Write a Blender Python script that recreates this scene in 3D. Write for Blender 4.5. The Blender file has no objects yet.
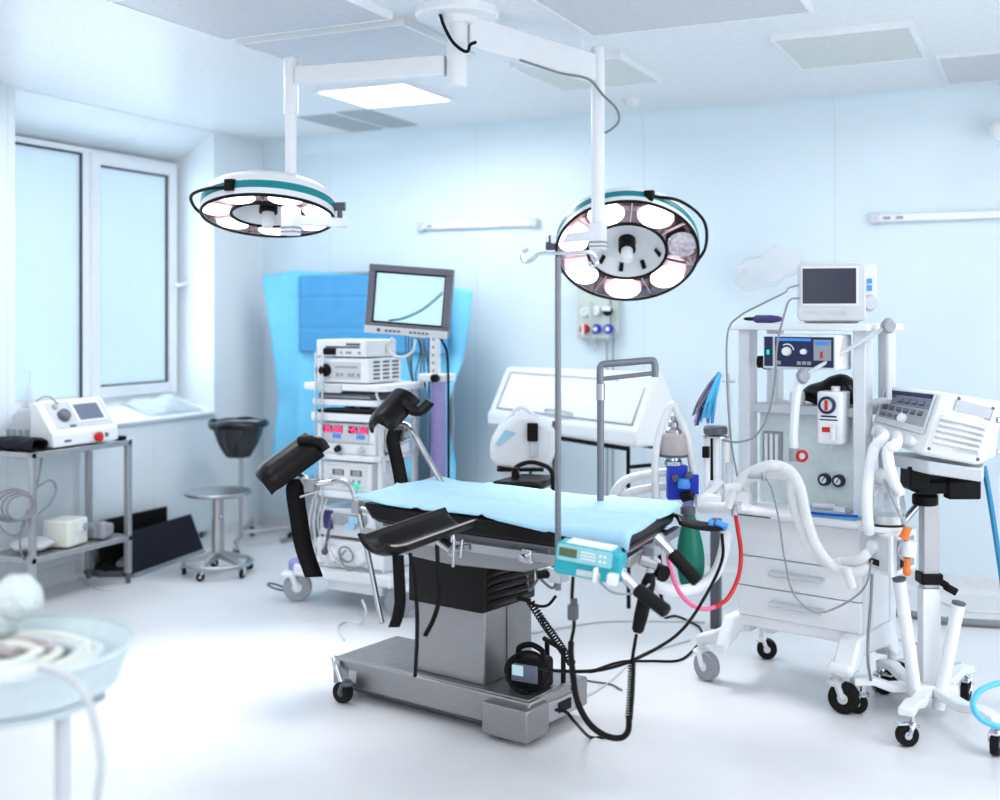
import bpy, math, random
from math import sin, cos, pi, radians
from mathutils import Vector as V, Matrix
random.seed(11)
SC = bpy.context.scene
C = SC.collection
# ------------------------------------------------------------------ survey of the room: a pixel sight line met with a real plane
F, HY, CH, YAW = 1170.0, 315.0, 1.6, radians(25.2)
fw = V((-sin(YAW), cos(YAW), 0)); rt = V((cos(YAW), sin(YAW), 0)); up = V((0, 0, 1)); CAM = V((0, 0, CH))
def ray(x, y): return fw + rt * ((x - 500) / F) + up * ((HY - y) / F)
def at(x, y, Z): return CAM + ray(x, y) * Z
def on(x, y, z=0.0):
    d = ray(x, y); return CAM + d * ((z - CH) / d.z)
def onX(x, y, X):
    d = ray(x, y); return CAM + d * (X / d.x)
def onY(x, y, Y):
    d = ray(x, y); return CAM + d * (Y / d.y)
def FR(loc, rz=0.0): return Matrix.Translation(V(loc)) @ Matrix.Rotation(rz, 4, 'Z')
def AX(o, z, x=None):
    """frame at o whose local Z runs along z"""
    z = V(z).normalized(); x = V(x) if x is not None else (V((1, 0, 0)) if abs(z.x) < .9 else V((0, 1, 0)))
    y = z.cross(x).normalized(); x = y.cross(z)
    m = Matrix((x, y, z)).transposed().to_4x4(); m.translation = V(o); return m

# ------------------------------------------------------------------ materials (all node based)
MATS = {}
def mat(name, col, rough=.4, metal=0.0, noise=.04, scale=30.0, emit=0.0, ecol=None, trans=0.0, alpha=1.0, bump=0.0, brushed=False, coat=0.0, sheen=0.0, spec=.5):
    m = bpy.data.materials.new(name); m.use_nodes = True
    nt = m.node_tree; b = nt.nodes['Principled BSDF']
    tc = nt.nodes.new('ShaderNodeTexCoord'); nz = nt.nodes.new('ShaderNodeTexNoise')
    nz.inputs['Scale'].default_value = scale; nz.inputs['Detail'].default_value = 3
    if brushed:
        mp = nt.nodes.new('ShaderNodeMapping'); mp.inputs['Scale'].default_value = (1, 1, 14)
        nt.links.new(tc.outputs['Object'], mp.inputs['Vector']); nt.links.new(mp.outputs['Vector'], nz.inputs['Vector'])
    else:
        nt.links.new(tc.outputs['Object'], nz.inputs['Vector'])
    rp = nt.nodes.new('ShaderNodeValToRGB')
    lo = [max(0, c * (1 - noise)) for c in col]; hi = [min(1, c * (1 + noise)) for c in col]
    rp.color_ramp.elements[0].position = .3; rp.color_ramp.elements[1].position = .7
    rp.color_ramp.elements[0].color = (*lo, 1); rp.color_ramp.elements[1].color = (*hi, 1)
    nt.links.new(nz.outputs['Fac'], rp.inputs['Fac']); nt.links.new(rp.outputs['Color'], b.inputs['Base Color'])
    b.inputs['Roughness'].default_value = rough; b.inputs['Metallic'].default_value = metal
    b.inputs['Transmission Weight'].default_value = trans; b.inputs['Alpha'].default_value = alpha
    b.inputs['Coat Weight'].default_value = coat; b.inputs['Sheen Weight'].default_value = sheen
    b.inputs['Specular IOR Level'].default_value = spec
    if emit:
        b.inputs['Emission Color'].default_value = (*(ecol or col), 1); b.inputs['Emission Strength'].default_value = emit
    if bump:
        bp = nt.nodes.new('ShaderNodeBump'); bp.inputs['Strength'].default_value = bump; bp.inputs['Distance'].default_value = .01
        nt.links.new(nz.outputs['Fac'], bp.inputs['Height']); nt.links.new(bp.outputs['Normal'], b.inputs['Normal'])
    MATS[name] = m; return m
mat('white', (.85, .87, .90), .32, noise=.012)
mat('white_matte', (.84, .87, .90), .6, noise=.01)
mat('off_white', (.79, .80, .81), .4, noise=.015)
mat('cream', (.80, .80, .74), .45)
mat('pale_grey', (.63, .66, .70), .4, noise=.02)
mat('grey', (.36, .38, .42), .45)
mat('dark_grey', (.12, .125, .15), .45)
mat('bezel', (.17, .165, .2), .4)
mat('steel', (.50, .50, .52), .32, 1.0, .08, 40, brushed=True)
mat('steel_satin', (.52, .515, .525), .42, .85, .06, 25, brushed=True)
mat('upright', (.74, .77, .81), .4, noise=.01)
mat('chrome', (.66, .68, .72), .18, 1.0)
mat('black', (.008, .007, .008), .5, spec=.2)
mat('rubber', (.012, .012, .013), .6, spec=.2)
mat('leather', (.007, .005, .006), .3, spec=.3)
mat('table_steel', (.36, .355, .36), .4, .85, .06, 25, brushed=True)
mat('pole_grey', (.22, .23, .26), .35, .5)
mat('bellows', (.008, .006, .006), .42, bump=.3, scale=14, spec=.3)
mat('sheet_blue', (.42, .68, .84), .75, sheen=.2, bump=.25, scale=22)
mat('drape_blue', (.20, .58, .82), .7, bump=.25, scale=9)
mat('drape_dark', (.08, .33, .60), .7, bump=.25, scale=12)
mat('teal', (.0, .25, .29), .35)
mat('cyan', (.03, .42, .50), .35)
mat('cyan_pale', (.33, .66, .72), .4)
mat('lcd', (.13, .17, .08), .3)
mat('screen_dark', (.04, .045, .075), .2, spec=.3)
mat('screen_grey', (.20, .22, .30), .15)
mat('screen_light', (.5, .72, .8), .25, emit=.28, ecol=(.7, .92, 1))
mat('blue', (.02, .05, .52), .4)
mat('blue_light', (.08, .34, .85), .4)
mat('blue_hose', (.03, .26, .46), .4)
mat('sky_cord', (.12, .55, .85), .5)
mat('purple', (.08, .06, .22), .5)
mat('lavender', (.36, .33, .62), .5)
mat('red', (.62, .02, .02), .35)
mat('pink', (.95, .18, .38), .4)
mat('orange', (.80, .22, .03), .4)
mat('green', (.0, .20, .14), .4)
mat('green_led', (.02, .6, .4), .4, emit=.6)
mat('red_led', (.95, .05, .2), .4, emit=1.2, ecol=(1, .08, .25))
mat('navy', (.02, .03, .10), .4)
mat('wall_box', (.62, .68, .64), .45)
mat('panel_green', (.74, .82, .83), .45)
mat('pinkish', (.50, .44, .44), .35)
mat('slate', (.022, .022, .034), .6, spec=.2)
mat('reflector', (.34, .25, .27), .2, .9, .35, 9)
mat('bulb', (1, .97, .97), .3, emit=3.0, ecol=(1, .96, .97))
mat('bulb_off', (.75, .68, .72), .15, .7, .3, 40)
mat('glass', (.92, .95, .97), .06, trans=.9, alpha=.45, noise=.01)
mat('hose_clear', (.86, .87, .88), .3, alpha=.6, noise=.01)
mat('bag_clear', (.78, .86, .90), .15, alpha=.55, bump=.8, scale=18)
mat('bag_black', (.02, .02, .026), .22, alpha=.85, bump=.5, scale=30)
mat('mask_clear', (.86, .83, .85), .15, alpha=.22, bump=.6, scale=14)
mat('panel_lit', (1, 1, 1), .4, emit=6.0, ecol=(1, 1, 1))
mat('panel_off', (.66, .69, .67), .4)
mat('panel_flow', (.63, .64, .68), .4)
mat('vent', (.50, .55, .58), .6)
mat('ceiling', (.80, .83, .86), .35)
mat('coving', (.74, .76, .78), .4)
mat('frosted', (.58, .70, .77), .45, emit=.22, ecol=(.72, .88, 1), noise=.02, scale=3)
mat('gasket', (.03, .035, .06), .5)
mat('gauze', (.72, .79, .80), .9, bump=.8, scale=60)
mat('basin', (.66, .76, .79), .35)
mat('grey_cord', (.26, .27, .29), .5)
mat('clear_cord', (.62, .66, .68), .35)
def mat_floor():
    m = mat('floor', (.76, .76, .785), .3, noise=.03, scale=3)
    nt = m.node_tree; b = nt.nodes['Principled BSDF']
    n2 = nt.nodes.new('ShaderNodeTexNoise'); n2.inputs['Scale'].default_value = 260
    mr = nt.nodes.new('ShaderNodeMapRange'); mr.inputs['To Min'].default_value = .22; mr.inputs['To Max'].default_value = .42
    tc = [n for n in nt.nodes if n.type == 'TEX_COORD'][0]
    nt.links.new(tc.outputs['Object'], n2.inputs['Vector']); nt.links.new(n2.outputs['Fac'], mr.inputs['Value']); nt.links.new(mr.outputs[0], b.inputs['Roughness'])
def mat_wall(name, axis, col):
    """painted cladding panels with faint upright seams every 1.2 m"""
    m = mat(name, col, .4, noise=.02, scale=2)
    nt = m.node_tree; b = nt.nodes['Principled BSDF']
    tc = [n for n in nt.nodes if n.type == 'TEX_COORD'][0]; rp = [n for n in nt.nodes if n.type == 'VALTORGB'][0]
    geo = nt.nodes.new('ShaderNodeNewGeometry'); sp = nt.nodes.new('ShaderNodeSeparateXYZ'); nt.links.new(geo.outputs['Position'], sp.inputs[0])
    a = nt.nodes.new('ShaderNodeMath'); a.operation = 'ADD'; a.inputs[1].default_value = 20.38; nt.links.new(sp.outputs[axis], a.inputs[0])
    d = nt.nodes.new('ShaderNodeMath'); d.operation = 'MODULO'; d.inputs[1].default_value = 1.2; nt.links.new(a.outputs[0], d.inputs[0])
    g = nt.nodes.new('ShaderNodeMath'); g.operation = 'LESS_THAN'; g.inputs[1].default_value = .012; nt.links.new(d.outputs[0], g.inputs[0])
    mx = nt.nodes.new('ShaderNodeMix'); mx.data_type = 'RGBA'; mx.inputs['B'].default_value = (*[c * .93 for c in col], 1)
    nt.links.new(g.outputs[0], mx.inputs['Factor']); nt.links.new(rp.outputs['Color'], mx.inputs['A']); nt.links.new(mx.outputs['Result'], b.inputs['Base Color'])
mat_floor(); mat_wall('wall_b', 'X', (.73, .835, .90)); mat_wall('wall_l', 'Y', (.80, .855, .895))

# ------------------------------------------------------------------ scene bookkeeping
WM = {}
def tag(o, label=None, cat=None, group=None, kind=None):
    if label: o['label'] = label
    if cat: o['category'] = cat
    if group: o['group'] = group
    if kind: o['kind'] = kind
    return o
def thing(name, label, cat, loc, rz=0.0, group=None):
    o = bpy.data.objects.new(name, None); C.objects.link(o); o.empty_display_size = .1
    o.location = loc; o.rotation_euler = (0, 0, rz); WM[o.name] = FR(loc, rz)
    return tag(o, label, cat, group)

class MB:
    def __init__(s, M=None): s.v = []; s.f = []; s.p = []; s.M = M or Matrix()
    def frame(s, M): s.M = M; return s
    def add(s, vs, fs, M=None):
        n = len(s.v); M = s.M if M is None else M; s.p.append((n, len(s.f)))
        s.v += [M @ V(p) for p in vs]; s.f += [tuple(i + n for i in f) for f in fs]; return s
    def box(s, c, d, rot=None):
        x, y, z = (k / 2 for k in d); R = rot.to_3x3() if rot else None
        vs = [V((a * x, b * y, e * z)) for e in (-1, 1) for a, b in ((-1, -1), (1, -1), (1, 1), (-1, 1))]
        if R: vs = [R @ p for p in vs]
        c = V(c)
        return s.add([c + p for p in vs], [(3, 2, 1, 0), (4, 5, 6, 7), (0, 1, 5, 4), (1, 2, 6, 5), (2, 3, 7, 6), (3, 0, 4, 7)])
    def bb(s, a, b):
        return s.box([(i + j) / 2 for i, j in zip(a, b)], [abs(i - j) for i, j in zip(a, b)])
    def prism(s, poly, h0, h1, ax=('x', 'y', 'z'), top=None):
        """poly in the first two axes, extruded along the third"""
        idx = {'x': 0, 'y': 1, 'z': 2}; n = len(poly); vs = []
        for h, pl in ((h0, poly), (h1, top or poly)):
            for a, b in pl:
                p = [0, 0, 0]; p[idx[ax[0]]] = a; p[idx[ax[1]]] = b; p[idx[ax[2]]] = h; vs.append(p)
        fs = [tuple(range(n))[::-1], tuple(range(n, 2 * n))] + [(i, (i + 1) % n, n + (i + 1) % n, n + i) for i in range(n)]
        return s.add(vs, fs)
    def lathe(s, prof, c=(0, 0, 0), n=32, axis=(0, 0, 1), sc=(1, 1), caps=True):
        A = AX(c, axis); vs = []; fs = []; m = len(prof)
        for i in range(n):
            t = 2 * pi * i / n
            for r, z in prof: vs.append(A @ V((r * cos(t) * sc[0], r * sin(t) * sc[1], z)))
        for i in range(n):
            j = (i + 1) % n
            for k in range(m - 1): fs.append((i * m + k, j * m + k, j * m + k + 1, i * m + k + 1))
        if caps and prof[0][0] > 1e-6: fs.append(tuple(i * m for i in range(n))[::-1])
        if caps and prof[-1][0] > 1e-6: fs.append(tuple(i * m + m - 1 for i in range(n)))
        return s.add(vs, fs)
    def cyl(s, p0, p1, r0, r1=None, n=20):
        p0, p1 = V(p0), V(p1); L = (p1 - p0).length
        return s.lathe([(r0, 0), (r0 if r1 is None else r1, L)], p0, n, p1 - p0)
    def sph(s, c, r, n=20, m=12):
        r = (r, r, r) if not hasattr(r, '__len__') else r; c = V(c); vs = []; fs = []
        for i in range(n):
            for k in range(m + 1):
                a = 2 * pi * i / n; b = -pi / 2 + pi * k / m
                vs.append(c + V((r[0] * cos(a) * cos(b), r[1] * sin(a) * cos(b), r[2] * sin(b))))
        for i in range(n):
            j = (i + 1) % n
            for k in range(m): fs.append((i * (m + 1) + k, j * (m + 1) + k, j * (m + 1) + k + 1, i * (m + 1) + k + 1))
        return s.add(vs, fs)
    def torus(s, c, R, r, axis=(0, 0, 1), n=40, m=10, a0=0, a1=2 * pi, sc=(1, 1)):
        A = AX(c, axis); full = abs(a1 - a0 - 2 * pi) < 1e-6
        pts = [A @ V((R * cos(t) * sc[0], R * sin(t) * sc[1], 0)) for t in [a0 + (a1 - a0) * i / n for i in range(n if full else n + 1)]]
        return s.sweep(pts, r, m, full)
    def sweep(s, pts, r, n=8, closed=False, rad=None):
        N = len(pts); T = []
        for i in range(N):
            a = pts[(i - 1) % N] if (closed or i > 0) else pts[i]; b = pts[(i + 1) % N] if (closed or i < N - 1) else pts[i]
            d = V(b) - V(a); T.append(d.normalized() if d.length > 1e-9 else V((0, 0, 1)))
        u = V((0, 0, 1)) if abs(T[0].z) < .9 else V((1, 0, 0)); vs = []; fs = []
        for i in range(N):
            u = (u - T[i] * u.dot(T[i]));
            u = u.normalized() if u.length > 1e-6 else V((1, 0, 0)); w = T[i].cross(u)
            rr = rad[i] if rad else r
            for k in range(n):
                a = 2 * pi * k / n; vs.append(V(pts[i]) + (u * cos(a) + w * sin(a)) * rr)
        for i in range(N if closed else N - 1):
            j = (i + 1) % N
            for k in range(n): fs.append((i * n + k, i * n + (k + 1) % n, j * n + (k + 1) % n, j * n + k))
        if not closed: fs += [tuple(range(n))[::-1], tuple(range((N - 1) * n, N * n))]
        return s.add(vs, fs)
    def tube(s, pts, r, n=8, k=8, ribs=0.0, pitch=.012):
        P = smooth(pts, k)
        if ribs:
            P = even(P, pitch / 2); rad = [r * (1 + (ribs if i % 2 else -ribs)) for i in range(len(P))]
            return s.sweep(P, r, n, rad=rad)
        return s.sweep(P, r, n)
    def poly(s, pts, r, n=10): return s.sweep([V(p) for p in pts], r, n)
    def coil(s, pts, R, r, turns, n=6):
        P = smooth(pts, 12); P = even(P, sum((P[i + 1] - P[i]).length for i in range(len(P) - 1)) / (turns * 10)); out = []
        for i, p in enumerate(P):
            d = (P[min(i + 1, len(P) - 1)] - P[max(i - 1, 0)]).normalized(); a = d.cross(V((.3, .8, .52))).normalized(); b = d.cross(a)
            t = i * 2 * pi / 10; out.append(p + (a * cos(t) + b * sin(t)) * R)
        return s.sweep(out, r, n)
    def ribbon(s, pts, w, wdir, k=8, tw=None):
        P = smooth(pts, k); vs = []; wd = V(wdir).normalized()
        for i, p in enumerate(P):
            d = wd; vs += [p - d * w / 2, p + d * w / 2]
        return s.add(vs, [(2 * i, 2 * i + 1, 2 * i + 3, 2 * i + 2) for i in range(len(P) - 1)])
    def grid(s, fn, nu, nv):
        vs = [fn(i / nu, j / nv) for i in range(nu + 1) for j in range(nv + 1)]
        return s.add(vs, [(i * (nv + 1) + j, (i + 1) * (nv + 1) + j, (i + 1) * (nv + 1) + j + 1, i * (nv + 1) + j + 1) for i in range(nu) for j in range(nv)])
    def quad(s, *p): return s.add(p, [tuple(range(len(p)))])
    def each(s, name, m, parent, **k):
        """one object for every piece added"""
        P = s.p + [(len(s.v), len(s.f))]; o = None
        for (v0, f0), (v1, f1) in zip(P, P[1:]):
            q = MB(); q.v = s.v[v0:v1]; q.f = [tuple(i - v0 for i in f) for f in s.f[f0:f1]]; o = q.build(name, m, parent, **k)
        return o
    def build(s, name, m, parent=None, bevel=0.0, seg=2, ang=35, solid=0.0, sub=0, label=None):
        me = bpy.data.meshes.new(name); o = bpy.data.objects.new(name, me); C.objects.link(o)
        if parent is None:
            xs = [p.x for p in s.v]; ys = [p.y for p in s.v]; zs = [p.z for p in s.v]
            org = V(((min(xs) + max(xs)) / 2, (min(ys) + max(ys)) / 2, min(zs)))
            vs = [p - org for p in s.v]; o.location = org; WM[o.name] = Matrix.Translation(org)
        else:
            inv = WM[parent.name].inverted(); vs = [inv @ p for p in s.v]; o.parent = parent; WM[o.name] = WM[parent.name]
        me.from_pydata([tuple(p) for p in vs], [], s.f); me.validate(); me.update()
        import bmesh
        bm = bmesh.new(); bm.from_mesh(me); bmesh.ops.recalc_face_normals(bm, faces=bm.faces); bm.to_mesh(me); bm.free()
        me.materials.append(MATS[m] if isinstance(m, str) else m)
        me.shade_smooth(); me.set_sharp_from_angle(angle=radians(ang))
        if solid:
            k = o.modifiers.new('thickness', 'SOLIDIFY'); k.thickness = solid; k.offset = 0
        if sub:
            k = o.modifiers.new('sub', 'SUBSURF'); k.levels = sub; k.render_levels = sub
        if bevel:
            k = o.modifiers.new('edge', 'BEVEL'); k.width = bevel; k.segments = seg; k.limit_method = 'ANGLE'; k.angle_limit = radians(40)
        if label: o['label'] = label
        return o
def smooth(pts, k=8):
    P = [V(p) for p in pts]
    if len(P) < 3: return [P[0].lerp(P[-1], i / k) for i in range(k + 1)]
    out = []
    for i in range(len(P) - 1):
        a = P[i - 1] if i else P[0] * 2 - P[1]; b, c = P[i], P[i + 1]; d = P[i + 2] if i + 2 < len(P) else P[-1] * 2 - P[-2]
        for j in range(k):
            t = j / k
            out.append(.5 * ((2 * b) + (c - a) * t + (2 * a - 5 * b + 4 * c - d) * t * t + (3 * b - a - 3 * c + d) * t ** 3))
    return out + [P[-1]]
def even(P, step):
    L = [0]
    for i in range(1, len(P)): L.append(L[-1] + (P[i] - P[i - 1]).length)
    n = max(2, int(L[-1] / step)); out = []; j = 0
    for i in range(n + 1):
        t = L[-1] * i / n
        while j < len(P) - 2 and L[j + 1] < t: j += 1
        d = L[j + 1] - L[j]; out.append(P[j].lerp(P[j + 1], (t - L[j]) / d if d > 1e-9 else 0))
    return out
def rrect(w, h, r, n=4, cx=0, cy=0):
    out = []
    for sx, sy, a in ((1, 1, 0), (-1, 1, 90), (-1, -1, 180), (1, -1, 270)):
        for i in range(n + 1):
            t = radians(a + 90 * i / n); out.append((cx + sx * (w / 2 - r) + r * cos(t), cy + sy * (h / 2 - r) + r * sin(t)))
    return out
def struct(name, mb, m, parent=None, **k):
    o = mb.build(name, m, parent, **k)
    if parent is None: o['kind'] = 'structure'
    return o
def caster(par, p, r, w, ang, hub='pale_grey', tyre='rubber', top=None, brake=None):
    """fork (part) holding a wheel (sub-part); p is where the wheel meets the floor"""
    p = V(p); f = V((cos(ang), sin(ang), 0)); a = V((-sin(ang), cos(ang), 0)); top = top or r * 2.5
    c = p + V((0, 0, r)); st = c + f * r * .55
    m = MB().cyl(V((st.x, st.y, r * 1.95)), V((st.x, st.y, top)), r * .28)
    for sgn in (-1, 1):
        q = a * sgn * (w * .5 + .004)
        m.sweep([c + q, c + q + f * r * .3 + V((0, 0, r * .8)), st + q * .6 + V((0, 0, r * 1.05))], r * .22, 8)
    m.lathe([(r * .6, 0), (r * .62, r * .2), (r * .4, r * .35)], V((st.x, st.y, r * 1.75)), 16)
    if brake: m.box(c - f * r * .5 + V((0, 0, r * 1.05)), (r * .9, w * 1.1, r * .18), Matrix.Rotation(ang, 4, 'Z'))
    fk = m.build('caster', hub, par)
    wl = MB().lathe([(r * .55, -w / 2), (r * .96, -w / 2), (r, -w * .25), (r, w * .25), (r * .96, w / 2), (r * .55, w / 2)], c, 24, a).build('wheel', tyre, fk)
    MB().lathe([(r * .2, -w * .55), (r * .6, -w * .42), (r * .6, w * .42), (r * .2, w * .55)], c, 20, a).build('wheel_hub', hub, fk)
    return fk
SEG = {'0': 'abcdef', '1': 'bc', '2': 'abged', '3': 'abgcd', '4': 'fgbc', '5': 'afgcd', '6': 'afgedc', '7': 'abc', '8': 'abcdefg', '9': 'abcdfg'}
def digits(mb, txt, x, z, y, w, h, t):
    for ch in txt:
        for sg in SEG.get(ch, ''):
            if sg in 'agd': mb.bb((x, y, z + {'a': h, 'g': h / 2, 'd': 0}[sg] - t / 2), (x + w, y - .001, z + {'a': h, 'g': h / 2, 'd': 0}[sg] + t / 2))
            else:
                xx = x + (w if sg in 'bc' else 0); zz = z + (h / 2 if sg in 'bf' else 0); mb.bb((xx - t / 2, y, zz), (xx + t / 2, y - .001, zz + h / 2))
        x += w * 1.6
# ================================================================== THE ROOM
XL, YB, ZC, XR, YF = -5.365, 7.22, 2.9, 2.6, -1.6
RY0, RY1, XW = 4.88, 6.64, -5.68          # window recess along the left wall, plane of the window
struct('floor', MB().bb((XL - .6, YF, -.1), (XR + .1, YB + .15, 0)), 'floor')
struct('ceiling', MB().bb((XL - .6, YF, ZC), (XR + .1, YB + .15, ZC + .12)), 'ceiling')
struct('wall_back', MB().bb((XL, YB, 0), (XR + .1, YB + .15, ZC)), 'wall_b')
w = MB().bb((XL - .5, YF, 0), (XL, RY0, ZC)).bb((XL - .5, RY1, 0), (XL, YB + .15, ZC))
w.bb((XL - .5, RY0, 0), (XL, RY1, .90))
w.prism([(XL, 2.895), (XL, ZC), (XL - .5, ZC), (XL - .5, 2.69), (XW - .04, 2.69)], RY0, RY1, ('x', 'z', 'y'))
struct('wall_left', w, 'wall_l')
struct('wall_right', MB().bb((XR, YF, 0), (XR + .1, YB, ZC)), 'wall_l')
# rounded coving along the back wall under the ceiling, coved vinyl skirting
q = [(YB, ZC)] + [(YB - .13 + .13 * sin(t * pi / 16), ZC - .13 + .13 * cos(t * pi / 16)) for t in range(0, 9)]
q = [(YB, ZC), (YB - .12, ZC)] + [(YB - .12 + .12 * sin(t * pi / 16), ZC - .12 + .12 * cos(t * pi / 16)) for t in range(1, 8)] + [(YB, ZC - .12)]
struct('trim_1', MB().prism(q, XL, XR, ('y', 'z', 'x')), 'wall_b', ang=60)
def skirt(): return [(0, .0), (.035, .0), (.018, .012), (.007, .035), (.006, .10), (0, .10)]
struct('baseboard_back', MB().prism([(YB - a, z) for a, z in skirt()], XL, XR, ('y', 'z', 'x')), 'coving')
struct('baseboard_left', MB().prism([(XL + a, z) for a, z in skirt()], YF, YB - .036, ('x', 'z', 'y')), 'coving')
# window: two white sashes with frosted panes
W0, W1, WZ0, WZ1 = 5.0, 6.62, 1.02, 2.69
win = MB().bb((XW - .05, W0 - .1, WZ1 - .04), (XW, W1, WZ1)).bb((XW - .05, W0 - .1, WZ0), (XW, W1, WZ0 + .045)).bb((XW - .05, W1 - .04, WZ0 + .045), (XW, W1, WZ1 - .04))
ymid = onX(88, 300, XW).y
win.bb((XW - .05, ymid - .05, WZ0 + .045), (XW, ymid + .02, WZ1 - .04)).bb((XW - .05, RY0, WZ0 + .045), (XW, W0 - .02, WZ1 - .04))
wf = struct('window_1', win, 'white', bevel=.004)
sash = MB()
y0, y1 = ymid + .015, W1 - .025
for a, b in (((y0, WZ0 + .03), (y0 + .075, WZ1 - .025)), ((y1 - .075, WZ0 + .03), (y1, WZ1 - .025)), ((y0 + .075, WZ0 + .03), (y1 - .075, WZ0 + .105)), ((y0 + .075, WZ1 - .10), (y1 - .075, WZ1 - .025))):
    sash.bb((XW - .03, a[0], a[1]), (XW + .025, b[0], b[1]))
sash.build('sash', 'white', wf, bevel=.006)
MB().bb((XW - .02, y0 + .084, WZ0 + .114), (XW - .012, y1 - .084, WZ1 - .11)).build('window_pane', 'frosted', wf)
MB().bb((XW - .03, W0 - .02, WZ0 + .055), (XW - .022, ymid - .06, WZ1 - .05)).build('window_pane', 'frosted', wf)
g = MB()
for a, b in (((y0 + .074, WZ0 + .104), (y0 + .085, WZ1 - .10)), ((y1 - .085, WZ0 + .104), (y1 - .074, WZ1 - .10)), ((y0 + .074, WZ0 + .104), (y1 - .074, WZ0 + .115)), ((y0 + .074, WZ1 - .111), (y1 - .074, WZ1 - .10)),
             ((ymid - .062, WZ0 + .045), (ymid - .05, WZ1 - .04)), ((W0 - .02, WZ1 - .052), (ymid - .05, WZ1 - .04))):
    g.bb((XW - .012, a[0], a[1]), (XW + .002, b[0], b[1]))
g.build('gasket', 'gasket', wf)
hz = onX(172, 285, XW).z
MB().bb((XW + .026, y1 - .055, hz - .05), (XW + .036, y1 - .02, hz + .04)).tube([(XW + .04, y1 - .035, hz), (XW + .075, y1 - .035, hz), (XW + .08, y1 + .0, hz + .005), (XW + .08, y1 + .085, hz + .03)], .012).build('window_handle', 'white', wf)
struct('trim_2', MB().prism([(XW + .001, .90), (XW + .001, 1.018), (XL + .03, .918), (XL + .03, .90)], RY0 + .002, RY1 - .002, ('x', 'z', 'y')), 'white', bevel=.004)
s_ = MB(); p = onX(30, 372, XW + .035)
s_.poly([p + V((0, -.04, .0)), p + V((0, .0, .0)), p + V((0, .0, -.09))], .004).coil([p + V((0, 0, -.09)), p + V((0, 0, -.22))], .022, .003, 9).poly([p + V((0, 0, -.22)), p + V((0, 0, -.40))], .004)
tag(s_.build('blind_cord', 'off_white'), 'thin white cord with a spiral hanging in front of the left window pane', 'cord')
b_ = MB()
pb0 = onX(163, 404, -5.50)
def bagfn(u, v):
    x = (u - .5) * 2; y = (v - .5) * 2; r = max(0, 1 - (abs(x) ** 2.5)) * max(0, 1 - abs(y) ** 2.5)
    X = -5.50 + y * .13; return V((X, pb0.y + x * .27, 1.018 - (X + 5.68) / .345 * .10 + .004 + r ** .6 * (.05 + .014 * sin(9 * u + 4 * v) + .01 * sin(23 * u - 9 * v))))
tag(b_.grid(bagfn, 30, 18).build('plastic_bag', 'bag_clear', solid=.002), 'crumpled clear plastic bag lying on the window sill', 'bag')

# ------------------------------------------------------------------ ceiling fittings
def slab(x0, x1, y0, y1, t, nm, m, label, cat, grp=None, lip=.02, pm='white', screws=True):
    r = thing(nm, label, cat, ((x0 + x1) / 2, (y0 + y1) / 2, ZC - t), 0, grp)
    MB().bb((x0, y0, ZC - t), (x1, y0 + lip, ZC)).bb((x0, y1 - lip, ZC - t), (x1, y1, ZC)).bb((x0, y0 + lip, ZC - t), (x0 + lip, y1 - lip, ZC)).bb((x1 - lip, y0 + lip, ZC - t), (x1, y1 - lip, ZC)).build('frame', pm, r)
    MB().bb((x0 + lip, y0 + lip, ZC - t + .004), (x1 - lip, y1 - lip, ZC)).build('diffuser' if 'light' in cat else 'panel', m, r)
    return r
slab(-3.84, -3.235, 5.635, 6.235, .018, 'ceiling_light', 'panel_lit', 'square ceiling light panel glowing white beneath the left lamp arm', 'ceiling light', 'ceiling light panels')
slab(-1.174, -.555, 5.435, 6.155, .03, 'ceiling_light', 'panel_off', 'square unlit ceiling light panel with greenish tint at upper right', 'ceiling light', 'ceiling light panels', lip=.014)
slab(-.52, .10, 6.22, 6.97, .02, 'ceiling_light', 'panel_flow', 'unlit ceiling panel cut off by the right edge of the picture', 'ceiling light', 'ceiling light panels', lip=.014, pm='ceiling')
slab(-2.515, -1.92, 5.47, 6.16, .03, 'ceiling_light', 'panel_off', 'unlit glass-edged ceiling panel behind the post of the right surgical lamp', 'ceiling light', 'ceiling light panels', lip=.012)
def vent(x0, x1, y0, y1, label):
    r = thing('ceiling_vent', label, 'vent', ((x0 + x1) / 2, (y0 + y1) / 2, ZC - .01), 0, 'ceiling vents')
    MB().bb((x0, y0, ZC - .006), (x1, y1, ZC)).build('backing', 'vent', r)
    s_ = MB(); n = 12
    for i in range(n): s_.bb((x0 + .01, y0 + (y1 - y0) * (i + .3) / n, ZC - .014), (x1 - .01, y0 + (y1 - y0) * (i + .62) / n, ZC - .006))
    s_.build('louvre', 'vent', r)
vent(-4.465, -4.20, 6.37, 7.02, 'grey louvred ceiling vent nearest the window wall, left of the pair')
vent(-4.14, -3.905, 6.33, 6.98, 'grey louvred ceiling vent right of the pair, behind the lit ceiling light')
for x0, x1, y0, y1, l in ((-3.45, -2.55, 4.43, 5.13, 'large pale air-flow ceiling panel above the left lamp arm'), (-3.45, -2.55, 3.6, 4.34, 'large pale air-flow ceiling panel at the top left edge of the picture'),
                          (-1.89, -.90, 4.25, 5.0, 'large pale air-flow ceiling panel at the top centre right of the lamp mount')):
    slab(x0, x1, y0, y1, .035, 'airflow_panel', 'panel_flow', l, 'ceiling panel', 'air-flow ceiling panels', lip=.012, pm='white')
sd = V((-2.28, 6.71, ZC)); r = thing('smoke_detector', 'small round white smoke detector on the ceiling right of the lamp post', 'smoke detector', sd - V((0, 0, .05)))
MB().lathe([(.055, 0), (.055, -.018), (.05, -.02)], sd, 24).build('base', 'white', r)
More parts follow.
